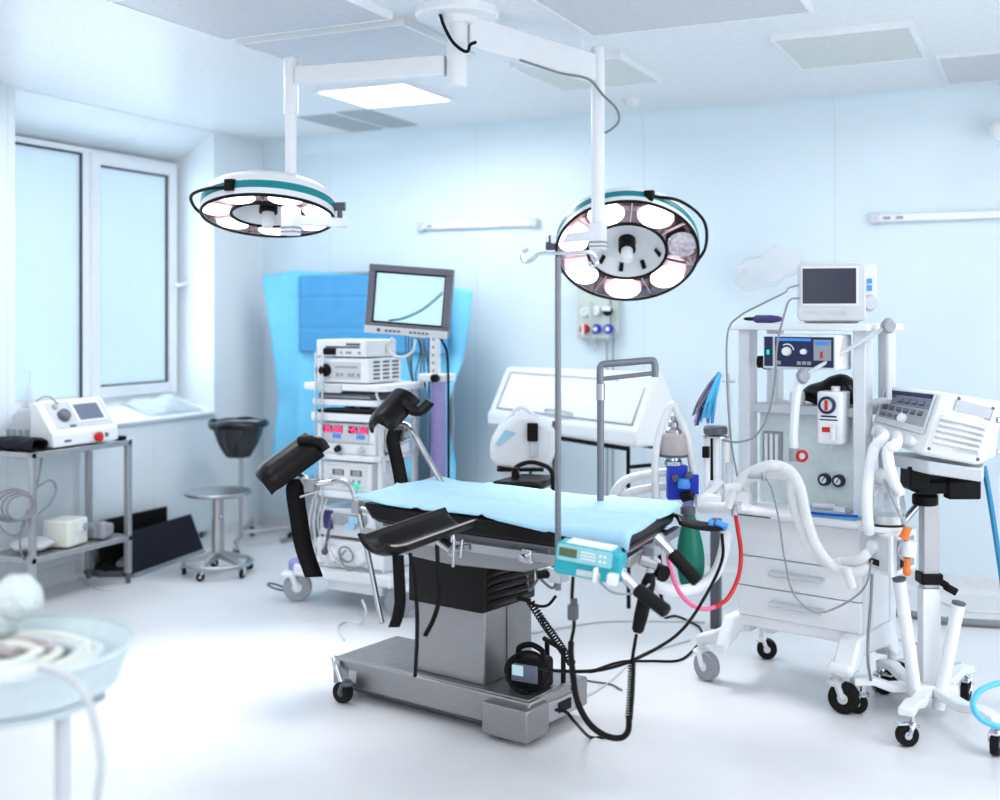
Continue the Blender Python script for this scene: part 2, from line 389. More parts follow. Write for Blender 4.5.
m = MB().lathe([(.046, -.02), (.042, -.042), (.02, -.05), (0, -.05)], sd, 24); m.build('sensor_cap', 'off_white', r)
cd = at(1000, 130, 6.4); r = thing('camera_dome', 'white dome camera high on the back wall, cut by the right edge of the picture', 'camera', onY(1003, 131, YB) )
cy = onY(1003, 131, YB); MB().cyl(cy + V((0, .004, 0)), cy + V((0, -.10, 0)), .04).build('bracket', 'white', r); MB().sph(cy + V((0, -.13, -.01)), .065).build('dome', 'white', r)

# ------------------------------------------------------------------ surgical lamps
H = at(457, 30, 4.99); HX, HYY = H.x, H.y
hub = thing('lamp_mount', 'white central ceiling mount column carrying both surgical lamp arms', 'lamp mount', (HX, HYY, 2.57))
MB().lathe([(.045, 2.58), (.045, 2.72)], (HX, HYY, 0), 28).lathe([(.0, 2.572), (.04, 2.572), (.045, 2.58)], (HX, HYY, 0), 28).build('lower_sleeve', 'white', hub)
MB().lathe([(.045, 2.72), (.045, 2.87)], (HX, HYY, 0), 28).build('upper_sleeve', 'white', hub)
MB().lathe([(.17, 2.865), (.18, 2.875), (.18, 2.9)], (HX, HYY, 0), 36).lathe([(.07, 2.84), (.09, 2.866)], (HX, HYY, 0), 28).build('ceiling_plate', 'white', hub)
pts = [at(440, 14, 4.93), at(444, 26, 4.9), at(452, 41, 4.9), at(462, 50, 4.9), at(468, 51, 4.9), at(470, 45, 4.92), at(476, 42, 4.93)]
MB().tube(pts, .007).build('cable', 'black', hub)

def lamp(label, post, ztop, zbot, sleeve, rp, armz0, armz1, armh, cen, R, tip, roll, side, nb, off, cord, extra):
    top = V((post.x, post.y, ztop))
    L = thing('surgical_lamp', label, 'surgical lamp', (post.x, post.y, zbot), 0, 'ceiling-hung surgical lamps')
    d = V((post.x - HX, post.y - HYY, 0)); dl = d.length; d.normalize()
    a = AX((HX, HYY, 0), (0, 0, 1), d)
    poly = lambda x0, x1, z0, z1: [(x0, z0 - armh / 2), (x1, z1 - armh / 2 * .92), (x1, z1 + armh / 2 * .92), (x0, z0 + armh / 2)]
    MB(a).prism(poly(.05, dl - .03, armz0, armz1), -.03, .03, ('x', 'z', 'y')).build('arm', 'white', L, bevel=.006)
    pm = MB()
    if sleeve: pm.cyl((post.x, post.y, sleeve), top, rp * 1.3); pm.cyl((post.x, post.y, zbot + .05), (post.x, post.y, sleeve + .01), rp)
    else: pm.cyl((post.x, post.y, zbot + .05), top, rp)
    pm.sph((post.x, post.y, ztop), (rp * (1.3 if sleeve else 1), rp * (1.3 if sleeve else 1), .012)); pm.build('post', 'white', L)
    v = (CAM - cen).normalized(); h = V((v.x, v.y, 0)).normalized(); sd_ = h.cross(up)
    n = (h * cos(tip) - up * sin(tip) + sd_ * roll).normalized()
    hz_ = n.cross(up).normalized()                       # level direction in the face
    A = AX(cen, -n, hz_)
    # yoke from the foot of the post round to the rim
    rim = cen + hz_ * side * (R + .015) - n * .05
    foot = V((post.x, post.y, zbot))
    yk = MB().bb((foot.x - .034, foot.y - .034, foot.z), (foot.x + .034, foot.y + .034, foot.z + .13))
    yk.build('joint_block', 'white', L, bevel=.008)
    MB().bb((foot.x - .036, foot.y - .036, foot.z + .012), (foot.x + .036, foot.y + .036, foot.z + .02)).bb((foot.x - .036, foot.y - .036, foot.z + .03), (foot.x + .036, foot.y + .036, foot.z + .04)).build('joint_band', 'grey', L)
    e = rim - foot; e.z = 0
    b = AX(foot + V((0, 0, .07)), (0, 0, 1), e)
    MB(b).bb((.02, -.016, -.022), (e.length + .05, .016, .022)).build('yoke_arm', 'white', L, bevel=.006)
    MB().cyl(rim - hz_ * side * .03, rim + hz_ * side * .035, .02).cyl(rim + hz_ * side * .01, V((rim.x, rim.y, foot.z + .09)) + hz_ * side * .01, .012).build('yoke_pivot', 'dark_grey', L)
    hd = MB(A).lathe([(R - .012, .006), (R, .0), (R, .036)], (0, 0, 0), 72, caps=False).lathe([(R - .012, .066), (R, .068), (R - .006, .10), (R * .86, .128), (R * .5, .15), (0, .152)], (0, 0, 0), 72, caps=False).build('lamp_head', 'white', L)
    MB(A).lathe([(R - .004, .034), (R + .002, .036), (R + .002, .068), (R - .004, .07)], (0, 0, 0), 72, caps=False).build('teal_band', 'teal', hd)
    MB(A).torus((0, 0, .002), R - .004, .0075, n=72).build('rim_seal', 'black', hd)
    ri = R * .55
    refl = MB(A); nn = 72
    refl.grid(lambda u, t: V(((ri + (R - .01 - ri) * t) * cos(2 * pi * u), (ri + (R - .01 - ri) * t) * sin(2 * pi * u), .012 + .035 * sin(pi * t))), nn, 6)
    refl.build('reflector', 'reflector', hd)
    MB(A).torus((0, 0, .008), ri, .0075, n=60).build('inner_seal', 'black', hd)
    fin = MB(A)
    for k in range(nb):
        t = 2 * pi * (k + .5) / nb + off; fin.box(((R + ri) / 2 * cos(t), (R + ri) / 2 * sin(t), .014), (R - ri - .02, .005, .012), Matrix.Rotation(t, 4, 'Z'))
    fin.each('fin', 'chrome', hd)
    for k in range(nb):
        t = 2 * pi * k / nb + off; rm = (R + ri) / 2
        B = A @ Matrix.Translation((rm * cos(t), rm * sin(t), .012)) @ Matrix.Rotation(t, 4, 'Z')
        MB(B).sph((0, 0, 0), ((R - ri) * .48, rm * pi / nb * .74, .012), 20, 8).build('bulb', 'bulb_off' if k in extra else 'bulb', hd)
    MB(A).lathe([(ri - .006, .01), (ri - .02, .05), (ri * .72, .085), (0, .09)], (0, 0, 0), 48, caps=False).build('centre_cup', 'white', hd)
    sl = MB(A)
    for t in (.35, 1.05, 1.75, 2.45):
        B = A @ Matrix.Rotation(t + pi * (0 if side < 0 else 1), 4, 'Z'); sl.frame(B).box((ri * .86, 0, .058), (.018, .02, .045), Matrix.Rotation(-.6, 4, 'Y'))
    sl.each('cup_slot', 'black', hd)
    MB(A).cyl((0, .0, .088), (0, .0, .02), .042).build('handle_socket', 'black', hd)
    MB(A).lathe([(.0, -.05), (.022, -.05), (.03, -.03), (.028, .02)], (0, 0, 0), 20).build('handle', 'white', hd)
    ck = MB(); ck.tube([A @ V((x * (R + .0), y * (R + .0), z)) for x, y, z in cord], .0075); x, y, z = cord[0]
    ck.box(A @ V((x * R, y * R, .05)), (.04, .04, .05)); ck.build('hose_loop', 'black', hd)
    return L, cen, n
pl = at(291, 200, 5.23)
LL = lamp('left surgical lamp seen nearly edge-on, its teal-banded disc hanging before the window side', pl, 2.745, 1.955, 2.495, .025, 2.665, 2.665, .088, at(268, 217, 5.36), .303, radians(76.5), .05, -1, 7, .3,
     [(.35, .94, .04), (.72, .8, .05), (1.06, .42, .06), (1.13, .0, .05), (1.03, -.25, .03)], ())
pr = at(598, 200, 5.4)
RL = lamp('right surgical lamp with its glowing ring of bulbs tilted toward the viewer', pr, 2.83, 1.9, None, .031, 2.815, 2.735, .135, at(627, 253, 5.66), .345, radians(49), .0, 1, 7, pi - .15,
     [(-.3, .95, .05), (-.72, .82, .06), (-1.05, .42, .07), (-1.1, -.05, .06), (-.97, -.35, .04)], (0,))
MB().tube([at(520, 60, 5.1), at(560, 73, 5.2), at(588, 79, 5.33), at(603, 95, 5.34), at(616, 108, 5.34), at(619, 120, 5.34), at(613, 128, 5.34), at(605, 133, 5.36)], .006).build('cable', 'grey_cord', RL[0])

# ------------------------------------------------------------------ on the back wall
def rail(x0, x1, y, label, cap):
    a, b = onY(x0, y, YB), onY(x1, y, YB); r = thing('wall_rail', label, 'rail', ((a.x + b.x) / 2, YB - .05, a.z))
    MB().bb((a.x, YB - .04, a.z - .022), (b.x, YB - .012, a.z + .022)).build('rail_bar', 'white', r, bevel=.005)
    for x in (a.x + .015, b.x - .015): MB().bb((x - .025, YB - .05, a.z - .03), (x + .025, YB, a.z + .03)).build('end_bracket', 'pale_grey', r, bevel=.004)
    k = MB()
    for i in range(cap): k.bb((a.x + .07 + .07 * i, YB - .047, a.z - .008), (a.x + .11 + .07 * i, YB - .04, a.z + .008))
    k.each('clip', 'grey', r)
rail(421, 538, 227, 'white rail on the back wall above the blue drape and monitor', 1)
rail(872, 1030, 219, 'white rail on the back wall at upper right above the ventilator', 2)
a, b = onY(581, 286, YB), onY(613, 339, YB); X0, X1, Z0, Z1 = a.x, b.x, b.z, a.z; yb = YB - .07
r = thing('socket_box', 'grey-green wall socket box with red and blue plugs below the right lamp', 'socket box', ((X0 + X1) / 2, YB, Z0))
MB().bb((X0, yb, Z0), (X1, YB, Z1 + .02)).build('housing', 'wall_box', r, bevel=.008)
MB().bb((X1 + .002, YB - .05, Z0 + .03), (X1 + .05, YB, Z1 - .0)).build('side_cover', 'wall_box', r, bevel=.006)
for x, y, m, nm in ((585, 329, 'red', 'red_socket'), (597, 329, 'blue', 'blue_socket'), (609, 329, 'blue', 'blue_socket'), (597, 311, 'white', 'white_socket'), (608, 311, 'black', 'black_socket'), (586, 312, 'white', 'white_socket')):
    p = onY(x, y, yb); k = MB().lathe([(.032, 0), (.032, .02), (.026, .03), (.014, .03), (.014, .022), (0, .022)], p, 20, (0, -1, 0)).build(nm, m, r)
    if m == 'blue': MB().lathe([(.015, .0), (.015, .036), (0, .036)], p, 14, (0, -1, 0)).build('plug', 'white', k)
    if m == 'red': MB().bb((p.x - .008, p.y - .04, p.z - .035), (p.x + .006, p.y - .03, p.z + .035)).build('lever', 'white', k)
    if m == 'black': MB().bb((p.x - .03, p.y - .035, p.z), (p.x + .03, p.y - .03, p.z + .032)).build('flap', 'white', k)
tag(MB().tube([onY(588, 300, yb - .03), onY(591, 320, yb - .05), onY(594, 345, YB - .03), onY(596, 352, YB - .02)], .008).build('power_cord', 'wall_box'), 'thick pale cord draped over the wall socket box', 'cord')
tag(MB().tube([onY(606, 340, YB - .03), onY(607, 360, YB - .03), onY(607, 480, YB - .03), onY(606, 535, YB - .03)], .005).build('power_cord', 'grey_cord'), 'thin grey cord running down the wall from the left blue plug', 'cord')
tag(MB().tube([onY(614, 338, YB - .03), onY(613, 360, YB - .03), onY(613, 480, YB - .03), onY(613, 535, YB - .03)], .005).build('power_cord', 'grey_cord'), 'thin grey cord running down the wall from the right blue plug', 'cord')
# ================================================================== OPERATING TABLE
TZ = radians(-11.0); TO = V((-2.177, 4.272, 0)); TF = FR(TO, TZ)
T = thing('operating_table', 'steel operating table with black pad and boxy pedestal in the middle of the room', 'operating table', TO, TZ)
def tl(p): return TF.inverted() @ V(p)
base = MB(TF).bb((-.535, -.21, .045), (.475, .20, .158)).build('base', 'table_steel', T, bevel=.008)
MB(TF).bb((-.52, -.195, .15), (.46, .185, .162)).build('base_cover', 'table_steel', base, bevel=.004)
MB(TF).bb((-.48, -.17, .02), (.42, .17, .05)).build('base_underside', 'dark_grey', base)
MB(TF).bb((.285, -.252, .02), (.492, -.10, .14)).build('foot_block', 'table_steel', base, bevel=.006)
MB(TF).bb((.473, -.10, .05), (.48, .10, .125)).build('socket_plate', 'steel', base, bevel=.002)
MB(TF).bb((.479, -.02, .07), (.485, .065, .11)).build('power_inlet', 'black', base, bevel=.002)
MB(TF).bb((-.44, -.212, .07), (-.40, -.209, .12)).build('label_plate', 'pale_grey', base)
wh = caster(T, TF @ V((-.425, -.262, 0)), .043, .036, TZ, 'dark_grey', 'rubber', .10)
caster(T, TF @ V((-.40, .19, 0)), .03, .03, TZ, 'dark_grey', 'rubber', .05)
MB(TF).cyl((-.50, -.225, .135), (-.435, -.255, .075), .012).cyl((-.53, -.20, .145), (-.49, -.235, .14), .017).build('brake_lever', 'chrome', T)
col = MB(TF).bb((-.13, -.155, .16), (.225, .17, .45)).build('column', 'table_steel', T, bevel=.008)
MB(TF).bb((.2255, -.01, .17), (.2275, -.004, .44)).build('column_seam', 'dark_grey', col)
bl = MB(TF)
for i in range(7):
    z = .447 + i * .027; j = .012 if i % 2 else 0
    bl.prism(rrect(.386, .366, .02, 3, .040, .008), z, z + .028)
bl.build('bellows', 'bellows', T)
fd = MB(TF)
for i in range(6):
    z = .462 + i * .030; fd.tube([(.220, -.15, z), (.240 - .004 * (i % 2), -.10, z + .014), (.234 + .004 * (i % 2), .05, z + .008), (.22, .16, z)], .0165, 8)
fd.build('bellows_fold', 'bellows', T)
# top frame and pad
fr = MB(TF).prism([(-.16, .66), (.14, .645), (.50, .66), (.62, .70), (.62, .775), (-.16, .775)], -.285, .24, ('x', 'z', 'y')).build('top_frame', 'table_steel', T, bevel=.008)
MB(TF).bb((-.30, -.20, .715), (-.15, .2, .765)).build('frame_extension', 'steel', T, bevel=.006); MB(TF).bb((.6, -.22, .72), (.78, .22, .765)).build('head_frame', 'steel', T, bevel=.006)
rl = MB(TF)
for sgn in (-1, 1):
    y = sgn * .33
    rl.bb((-.25, y - .006, .72), (.9 if sgn < 0 else .74, y + .006, .752))
    for x in (-.2, .1, .45, .7): rl.bb((x - .015, min(y, y - sgn * .1), .728), (x + .015, max(y, y - sgn * .1), .744))
rl.build('side_rail', 'steel', T, bevel=.002)
for x in (-.02, .56): MB(TF).bb((x - .02, -.352, .712), (x + .02, -.32, .762)).cyl((x, -.352, .737), (x, -.39, .737), .012).each('rail_clamp', 'chrome', T, bevel=.003)
SH = Matrix.Identity(4); SH[0][1] = -.22; TS = TF @ SH          # the pads are set a little askew on the frame
def padpoly(): return [(-.40, -.315), (.60, -.315), (.60, .305), (-.40, .305)]
pad = MB(TS).prism([(-.33, .848), (-.28, .79), (-.24, .778), (.60, .778), (.60, .848)], -.33, .31, ('x', 'z', 'y')).build('seat_pad', 'leather', T, bevel=.014, seg=3)
pd2 = MB(TS).prism([(.61, .848), (.61, .778), (.85, .778), (.875, .80), (.875, .848)], -.31, .30, ('x', 'z', 'y')).build('head_pad', 'leather', T, bevel=.012, seg=3)
MB(TS).bb((-.22, -.325, .768), (.84, .30, .779)).build('pad_board', 'dark_grey', T)
# steel end bar of the head section with black-gripped handles
ea, eb = TF @ V((.955, -.33, .765)), TF @ V((.955, .29, .765))
MB(TS).bb((.87, -.33, .745), (.90, .30, .78)).bb((.80, -.30, .752), (.88, -.26, .77)).bb((.80, .22, .752), (.88, .26, .77)).build('end_bar', 'steel', T, bevel=.005)
def handle(p0, p1, p2, nm):
    h = MB().cyl(p0, p1, .017).cyl(p0, V(p0).lerp(V(p1), .35), .022).build(nm, 'chrome', T)
    g = MB(); a, b = V(p1), V(p2); d = (b - a)
    prof = [(.0, 0), (.019, 0), (.0235, .006)]
    L = d.length
    for i in range(9): prof += [(.0235, .01 + (L - .02) * i / 9), (.0222, .01 + (L - .02) * (i + .5) / 9)]
    prof += [(.0235, L - .008), (.019, L), (0, L)]
    g.lathe(prof, a, 20, d).build('grip', 'rubber', h)
handle(at(614, 567, 3.74), at(637, 589, 3.69), at(667, 612, 3.62), 'handle')
handle(at(657, 537, 4.02), at(672, 553, 3.99), at(698, 582, 3.94), 'handle')
MB().box(at(606, 560, 3.86), (.07, .09, .05), Matrix.Rotation(TZ, 4, 'Z')).build('head_joint', 'grey', T, bevel=.005); MB().box(at(652, 550, 4.12), (.05, .06, .035), Matrix.Rotation(TZ, 4, 'Z')).build('head_joint', 'grey', T, bevel=.005); MB().cyl(at(640, 560, 3.95), at(656, 566, 3.95), .018).build('head_hinge', 'steel', T)
MB().cyl(at(655, 570, 4.0), at(664, 574, 3.96), .028).build('lock_knob', 'black', T)

# blue disposable sheet
def shfn(u, v):
    x = -.345 + 1.245 * u; y = -.35 + .675 * v
    z = .863 + .004 * sin(9 * x + 2 * y) + .003 * sin(17 * y - 5 * x)
    for f in (.25, .5, .75): z += .010 * math.exp(-((u - f) / .010) ** 2)
    z += .007 * math.exp(-((v - .5) / .02) ** 2)
    lim = -.30 - .012 * sin(14 * x) + .06 * max(0, .1 - u) * 6
    if y < lim: pass
    if u < .12: x += .05 * (1 - u / .12) * (v - .6); z += .012 * (1 - u / .12)
    hang = max(0, -.322 - y) / .028
    y = y + .012 * sin(6 * x) * (1 - v) * (u < .55) + (.03 * max(0, .35 - u) * (1 - v))
    if hang > 0: z -= hang * (.006 + .05 * max(0, (u - .45) / .55) ** 1.5); y = y + .02 * hang * max(0, .5 - u)
    if u > .99: z -= .015
    return TS @ V((x, y, z))
tag(MB().grid(shfn, 70, 34).build('blue_sheet', 'sheet_blue', solid=.002, ang=80), 'light blue disposable sheet spread over the black operating table pad', 'sheet')

# ------------------------------------------------------------------ leg supports
def gutter(par, A, B, r, open_dir, arc=175, flare=0.0, nm='leg_shell', wA=1.0):
    A, B = V(A), V(B); ax = (B - A); L = ax.length; ax.normalize(); o = V(open_dir); o = (o - ax * o.dot(ax)).normalized(); sd = ax.cross(o)
    def fn(u, v):
        t = radians(-arc / 2 + arc * v); e = u * L
        rr = r * (1 + flare * max(0, u - .72) ** 2 * 9) * (1 - .16 * max(0, .18 - u) / .18) * (wA + (1 - wA) * u)
        lift = (r * .12 * (max(0, .1 - u) / .1) ** 2)
        return A + ax * e - o * (rr * cos(t) - lift) + sd * rr * sin(t)
    o_ = MB().grid(fn, 26, 18).build(nm, 'leather', par, solid=.016, bevel=.004, ang=60)
    lp = MB()
    for e_ in (.02, .98): lp.tube([fn(.04 + .92 * i / 12, e_) for i in range(13)], .0055, 6, 2)
    lp.build('shell_lip', 'pinkish', par)
    return o_
    def fn2(u, v):
        t = radians(-arc / 2 + arc * v); e = (.03 + .94 * u) * L
        rr = r * (1 + flare * max(0, u - .72) ** 2 * 9) * (wA + (1 - wA) * u) + .0095
        return A + ax * e - o * (rr * cos(t)) + sd * rr * sin(t)
    MB().grid(fn2, 20, 14).build('shell_tray', 'pinkish', par, solid=.004, ang=60)
    return o_
def strap(par, pts, w, wd, nm='strap'):
    return MB().ribbon(pts, w, wd).build(nm, 'black', par, solid=.004)
# left stirrup
S1 = thing('leg_support', 'left black leg support shell raised on a bent steel rod near the stool', 'leg support', at(382, 624, 4.75), 0, 'leg supports of the operating table')
gutter(S1, at(266, 488, 5.02), at(318, 450, 5.1), .088, rt * .72 - up * .70 + fw * .7, 165)
MB().tube([at(300, 441, 5.03), at(312, 440, 5.0), at(321, 443, 4.99), at(326, 450, 4.99)], .022, 10).build('shell_flange', 'leather', S1)
MB().tube([at(331, 482, 5.02), at(340, 481, 5.0), at(349, 484, 4.98), at(355, 497, 4.96), at(365, 540, 4.9), at(382, 623, 4.76)], .0115, 10).build('support_rod', 'steel', S1)
MB().cyl(at(296, 473, 5.06), at(310, 482, 5.04), .016).cyl(at(304, 476, 5.03), at(312, 492, 5.03), .022).cyl(at(308, 486, 5.02), at(333, 482, 5.02), .014).box(at(312, 485, 5.02), (.05, .05, .05)).cyl(at(300, 497, 5.0), at(318, 491, 5.0), .006).build('rod_clamp', 'steel', S1)
MB().cyl(at(357, 507, 4.94), TF @ V((-.24, -.12, .738)), .011).box(at(357, 507, 4.94), (.035, .035, .05)).build('link_bar', 'steel', S1)
strap(S1, [at(299, 479, 5.05), at(295, 490, 5.05), at(299, 520, 5.06), at(304, 548, 5.07), at(314, 577, 5.08)], .078, rt + fw * .2)
# rear stirrup
S2 = thing('leg_support', 'rear black leg support shell in front of the equipment tower', 'leg support', at(445, 492, 5.2), 0, 'leg supports of the operating table')
gutter(S2, at(382, 433, 5.3), at(409, 403, 5.42), .085, rt * .8 + up * .3 + fw * .8, 170)
MB().tube([at(402, 400, 5.35), at(410, 409, 5.3), at(420, 411, 5.3), at(428, 404, 5.3), at(430, 401, 5.3)], .024, 10).build('shell_flange', 'leather', S2)
MB().tube([at(402, 424, 5.36), at(408, 426, 5.34), at(414, 434, 5.3), at(430, 462, 5.25), at(447, 492, 5.15), at(452, 506, 5.1)], .0125, 10).build('support_rod', 'steel', S2)
MB().cyl(at(393, 428, 5.34), at(405, 436, 5.32), .018).box(at(402, 433, 5.32), (.05, .05, .07)).cyl(at(398, 445, 5.3), at(412, 438, 5.3), .008).build('rod_clamp', 'steel', S2)
strap(S2, [at(395, 430, 5.28), at(393, 442, 5.28), at(398, 465, 5.28), at(402, 487, 5.26), at(403, 500, 5.26)], .062, rt + fw * .2)
# front stirrup
S3 = thing('leg_support', 'front black leg support gutter pointing at the viewer, two straps hanging under it', 'leg support', at(430, 552, 4.25), 0, 'leg supports of the operating table')
gutter(S3, at(372, 531, 3.95), at(461, 501, 4.25), .097, up * .98 - fw * .14 + rt * .05, 124, wA=1.0)
MB().cyl(at(440, 540, 4.18), at(452, 549, 4.14), .018).cyl(at(452, 532, 4.18), at(452, 556, 4.16), .014).cyl(at(450, 549, 4.15), at(470, 547, 4.12), .012).build('rod_clamp', 'steel', S3)
MB().cyl(at(454, 540, 4.12), at(453, 567, 4.1), .006).build('clamp_pin', 'steel', S3); MB().cyl(at(462, 540, 4.12), at(460, 558, 4.1), .005).build('clamp_pin', 'steel', S3)
strap(S3, [at(398, 555, 4.02), at(399, 575, 4.02), at(400, 600, 4.02), at(398, 615, 4.03), at(394, 627, 4.04)], .04, rt)
strap(S3, [at(410, 553, 4.0), at(414, 575, 4.0), at(417, 610, 4.0), at(417, 640, 3.98), at(415, 677, 3.97)], .013, rt + fw * .5)
strap(S3, [at(437, 545, 4.02), at(438, 570, 4.0), at(439, 598, 3.99), at(434, 618, 3.99), at(425, 636, 4.0)], .016, rt - up * .4)

# ------------------------------------------------------------------ pole, pump, hand control, cables of the table
P0, P1 = at(558, 590, 3.90), at(558, 257, 3.90); P1 = V((P0.x, P0.y, P1.z))
pole = thing('drip_pole', 'slim grey drip pole with hooked top clamped to the operating table side', 'drip pole', P0)
MB().cyl(P0, P1, .0105).build('pole', 'pole_grey', pole)
MB().tube([at(528, 249, 3.9), at(523, 253, 3.9), at(522, 259, 3.9), at(527, 262, 3.9), at(533, 259, 3.9), at(540, 254, 3.9), at(558, 253.5, 3.9), at(586, 252, 3.9), at(594, 256, 3.9), at(597, 263, 3.9), at(592, 267, 3.9), at(589, 262, 3.9)], .0065).build('hook', 'chrome', pole)
cz = TF.inverted() @ P0
MB().box((P0.x, P0.y, .737), (.05, .06, .05), Matrix.Rotation(TZ, 4, 'Z')).build('pole_clamp', 'chrome', pole, bevel=.004)
MB().cyl((P0.x - .03, P0.y - .02, .737), (P0.x - .06, P0.y - .04, .737), .014).build('clamp_knob', 'black', pole)
pc = at(588, 560, 3.78); PF = FR(pc, radians(4)) @ Matrix.Rotation(radians(6), 4, 'Y') @ Matrix.Scale(.85, 4)
pu = thing('infusion_pump', 'cyan syringe pump with small green display fixed to the drip pole', 'infusion pump', pc - V((0, 0, .06)), 0)
MB(PF).prism(rrect(.235, .12, .014, 4), -.05, .05, ('x', 'z', 'y')).build('pump_body', 'cyan', pu, bevel=.005)
MB(PF).prism(rrect(.215, .06, .008, 3, 0, .026), -.056, -.049, ('x', 'z', 'y')).build('face_plate', 'cyan_pale', pu)
MB(PF).bb((-.10, -.059, .012), (-.03, -.054, .044)).build('display', 'lcd', pu)
kk = MB(PF)
for i in range(3):
    kk.bb((-.015, -.0585, .012 + .012 * i), (.045, -.055, .018 + .012 * i))
for i in range(4): kk.cyl((.062 + .018 * (i % 2), -.0585, .016 + .02 * (i // 2)), (.062 + .018 * (i % 2), -.055, .016 + .02 * (i // 2)), .006, n=12)
kk.each('key', 'white', pu)
MB(PF).cyl((-.02, -.062, -.038), (.07, -.062, -.038), .013).build('syringe', 'hose_clear', pu)
MB(PF).bb((.045, -.085, -.062), (.062, -.05, -.005)).build('syringe_holder', 'white', pu, bevel=.006); MB(PF).bb((.10, -.085, -.06), (.14, -.045, -.016)).build('plunger_head', 'white', pu, bevel=.006)
MB(PF).bb((.085, -.052, -.055), (.145, .03, .05)).build('drive_head', 'cyan', pu, bevel=.01)
MB(PF).bb((-.08, -.045, .058), (.10, .045, .066)).build('top_plate', 'white', pu, bevel=.003)
hc0, hc1 = at(651, 572, 3.95), at(637, 633, 3.92)
hcu = thing('hand_control', 'black hand control hanging by the table head end with a coiled cord', 'hand control', hc1)
MB().lathe([(0, 0), (.012, 0), (.02, .01), (.024, .06), (.024, .17), (.016, .2), (0, .205)], hc1, 18, hc0 - hc1).build('control_stick', 'black', hcu)
MB().cyl(hc0, hc0 + up * .02, .014).poly([hc0 + up * .015, at(655, 556, 3.98)], .004).build('hanger', 'chrome', hcu)
MB().tube([at(636.5, 634, 3.92), at(634, 648, 3.91), at(632, 662, 3.9)], .006).coil([at(632, 660, 3.9), at(631, 690, 3.88), at(629, 718, 3.86)], .011, .003, 22).build('coil_cord', 'black', hcu)
def cord(pts, r, m, label, name='cable', cat='cable', **k): return tag(MB().tube(pts, r, **k).build(name, m), label, cat)
cord([at(629, 716, 3.86), at(628, 731, 3.85), at(620, 738, 3.84), at(604, 735, 3.84), at(588, 722, 3.85), at(577, 700, 3.88), at(573, 675, 3.9), at(571, 655, 3.95), at(571, 642, 3.98)], .0105, 'black', 'thick black hose looping down to the floor right of the table base', k=10)
tag(MB().coil([at(530, 601, 4.35), at(542, 620, 4.3), at(556, 640, 4.22), at(572, 664, 4.12)], .013, .0035, 24).poly([at(518, 598, 4.38), at(530, 601, 4.35)], .008).tube([at(572, 664, 4.12), at(573, 680, 4.1), at(572, 690, 4.1)], .005).build('spiral_lead', 'black'), 'coiled black cord slanting from the table column to the floor', 'cord')
cord([at(573, 577, 3.83), at(572, 600, 3.83), at(574, 625, 3.84), at(571, 645, 3.86), at(573, 670, 3.9)], .006, 'black', 'black cord hanging down from the cyan pump')
MB_ = MB().box(at(573, 612, 3.82), (.03, .03, .05)).box(at(574, 603, 3.82), (.02, .02, .03)); tag(MB_.build('cord_connector', 'dark_grey', bevel=.004), 'small dark connector clipped on the cord below the pump', 'connector')
cord([at(722, 534, 4.45), at(722, 560, 4.4), at(706, 595, 4.3), at(680, 632, 4.15), at(640, 657, 4.0), at(600, 670, 3.95), at(560, 671, 4.0), at(540, 668, 4.08)], .006, 'black', 'long black cable arcing from the head strap to the boxed unit on the base', k=12)
cord([at(556, 710, 4.18), at(566, 712, 4.12), at(575, 722, 4.08), on(590, 737, .009), on(606, 737, .009)], .006, 'black', 'short black power lead plugged into the end of the table base')
# head cuff lying at the end of the table
cf = thing('head_strap', 'black strap with blue connectors lying off the head end of the table', 'strap', at(700, 524, 4.5))
def cfn(u, v):
    p = at(676 + 48 * u, 519 + 5 * u + 3 * sin(3 * u), 4.50 - .05 * u); w_ = (.16 - .11 * u); return p + fw * (v - .5) * w_ * 1.2 + up * (.012 * sin(pi * v) - .012 * u)
MB().grid(cfn, 14, 8).build('strap_pad', 'leather', cf, solid=.014, ang=60)
MB().cyl(at(716, 523, 4.44), at(727, 527, 4.42), .014).cyl(at(709, 522, 4.42), at(713, 523, 4.42), .012).build('connector', 'blue_light', cf)

# boxed unit with a coiled lead on the base
uc = TF @ V((.375, -.055, .162)); UF = FR(uc, TZ + radians(8)) @ Matrix.Scale(.88, 4)
un = thing('control_unit', 'black boxed unit with light screen and coiled lead standing on the table base', 'control unit', uc, 0)
MB(UF).prism(rrect(.17, .135, .02, 4, 0, .0675), -.055, .055, ('x', 'z', 'y')).build('unit_body', 'black', un, bevel=.006)
MB(UF).bb((-.066, -.058, .035), (.062, -.054, .112)).build('face', 'screen_grey', un)
MB(UF).bb((-.062, -.06, .06), (-.008, -.057, .105)).build('label_plate', 'screen_light', un)
MB(UF).tube([(-.06, 0, .13), (-.055, 0, .165), (0, 0, .185), (.055, 0, .165), (.06, 0, .13)], .013).build('carry_handle', 'black', un)
ld = MB(UF)
for i, (rx, rz_, oz) in enumerate(((.098, .085, .075), (.105, .078, .082), (.092, .09, .08), (.10, .07, .07))):
    ld.torus((.012 + .010 * i, -.07 - .012 * i, oz + .012), 1, .0042, (0.12 * (i - 1), -1, .35 + .05 * i), 36, 8, sc=(rx, rz_))
ld.build('coiled_lead', 'black', un)
fp = thing('foot_rail', 'black bracket rail standing behind the boxed unit on the table base', 'bracket', TF @ V((.42, .13, .162)))
MB(TF).poly([(.30, .15, .29), (.45, .06, .29), (.45, .06, .165)], .01).poly([(.32, .14, .29), (.32, .14, .165)], .01).build('bracket_bar', 'black', fp)
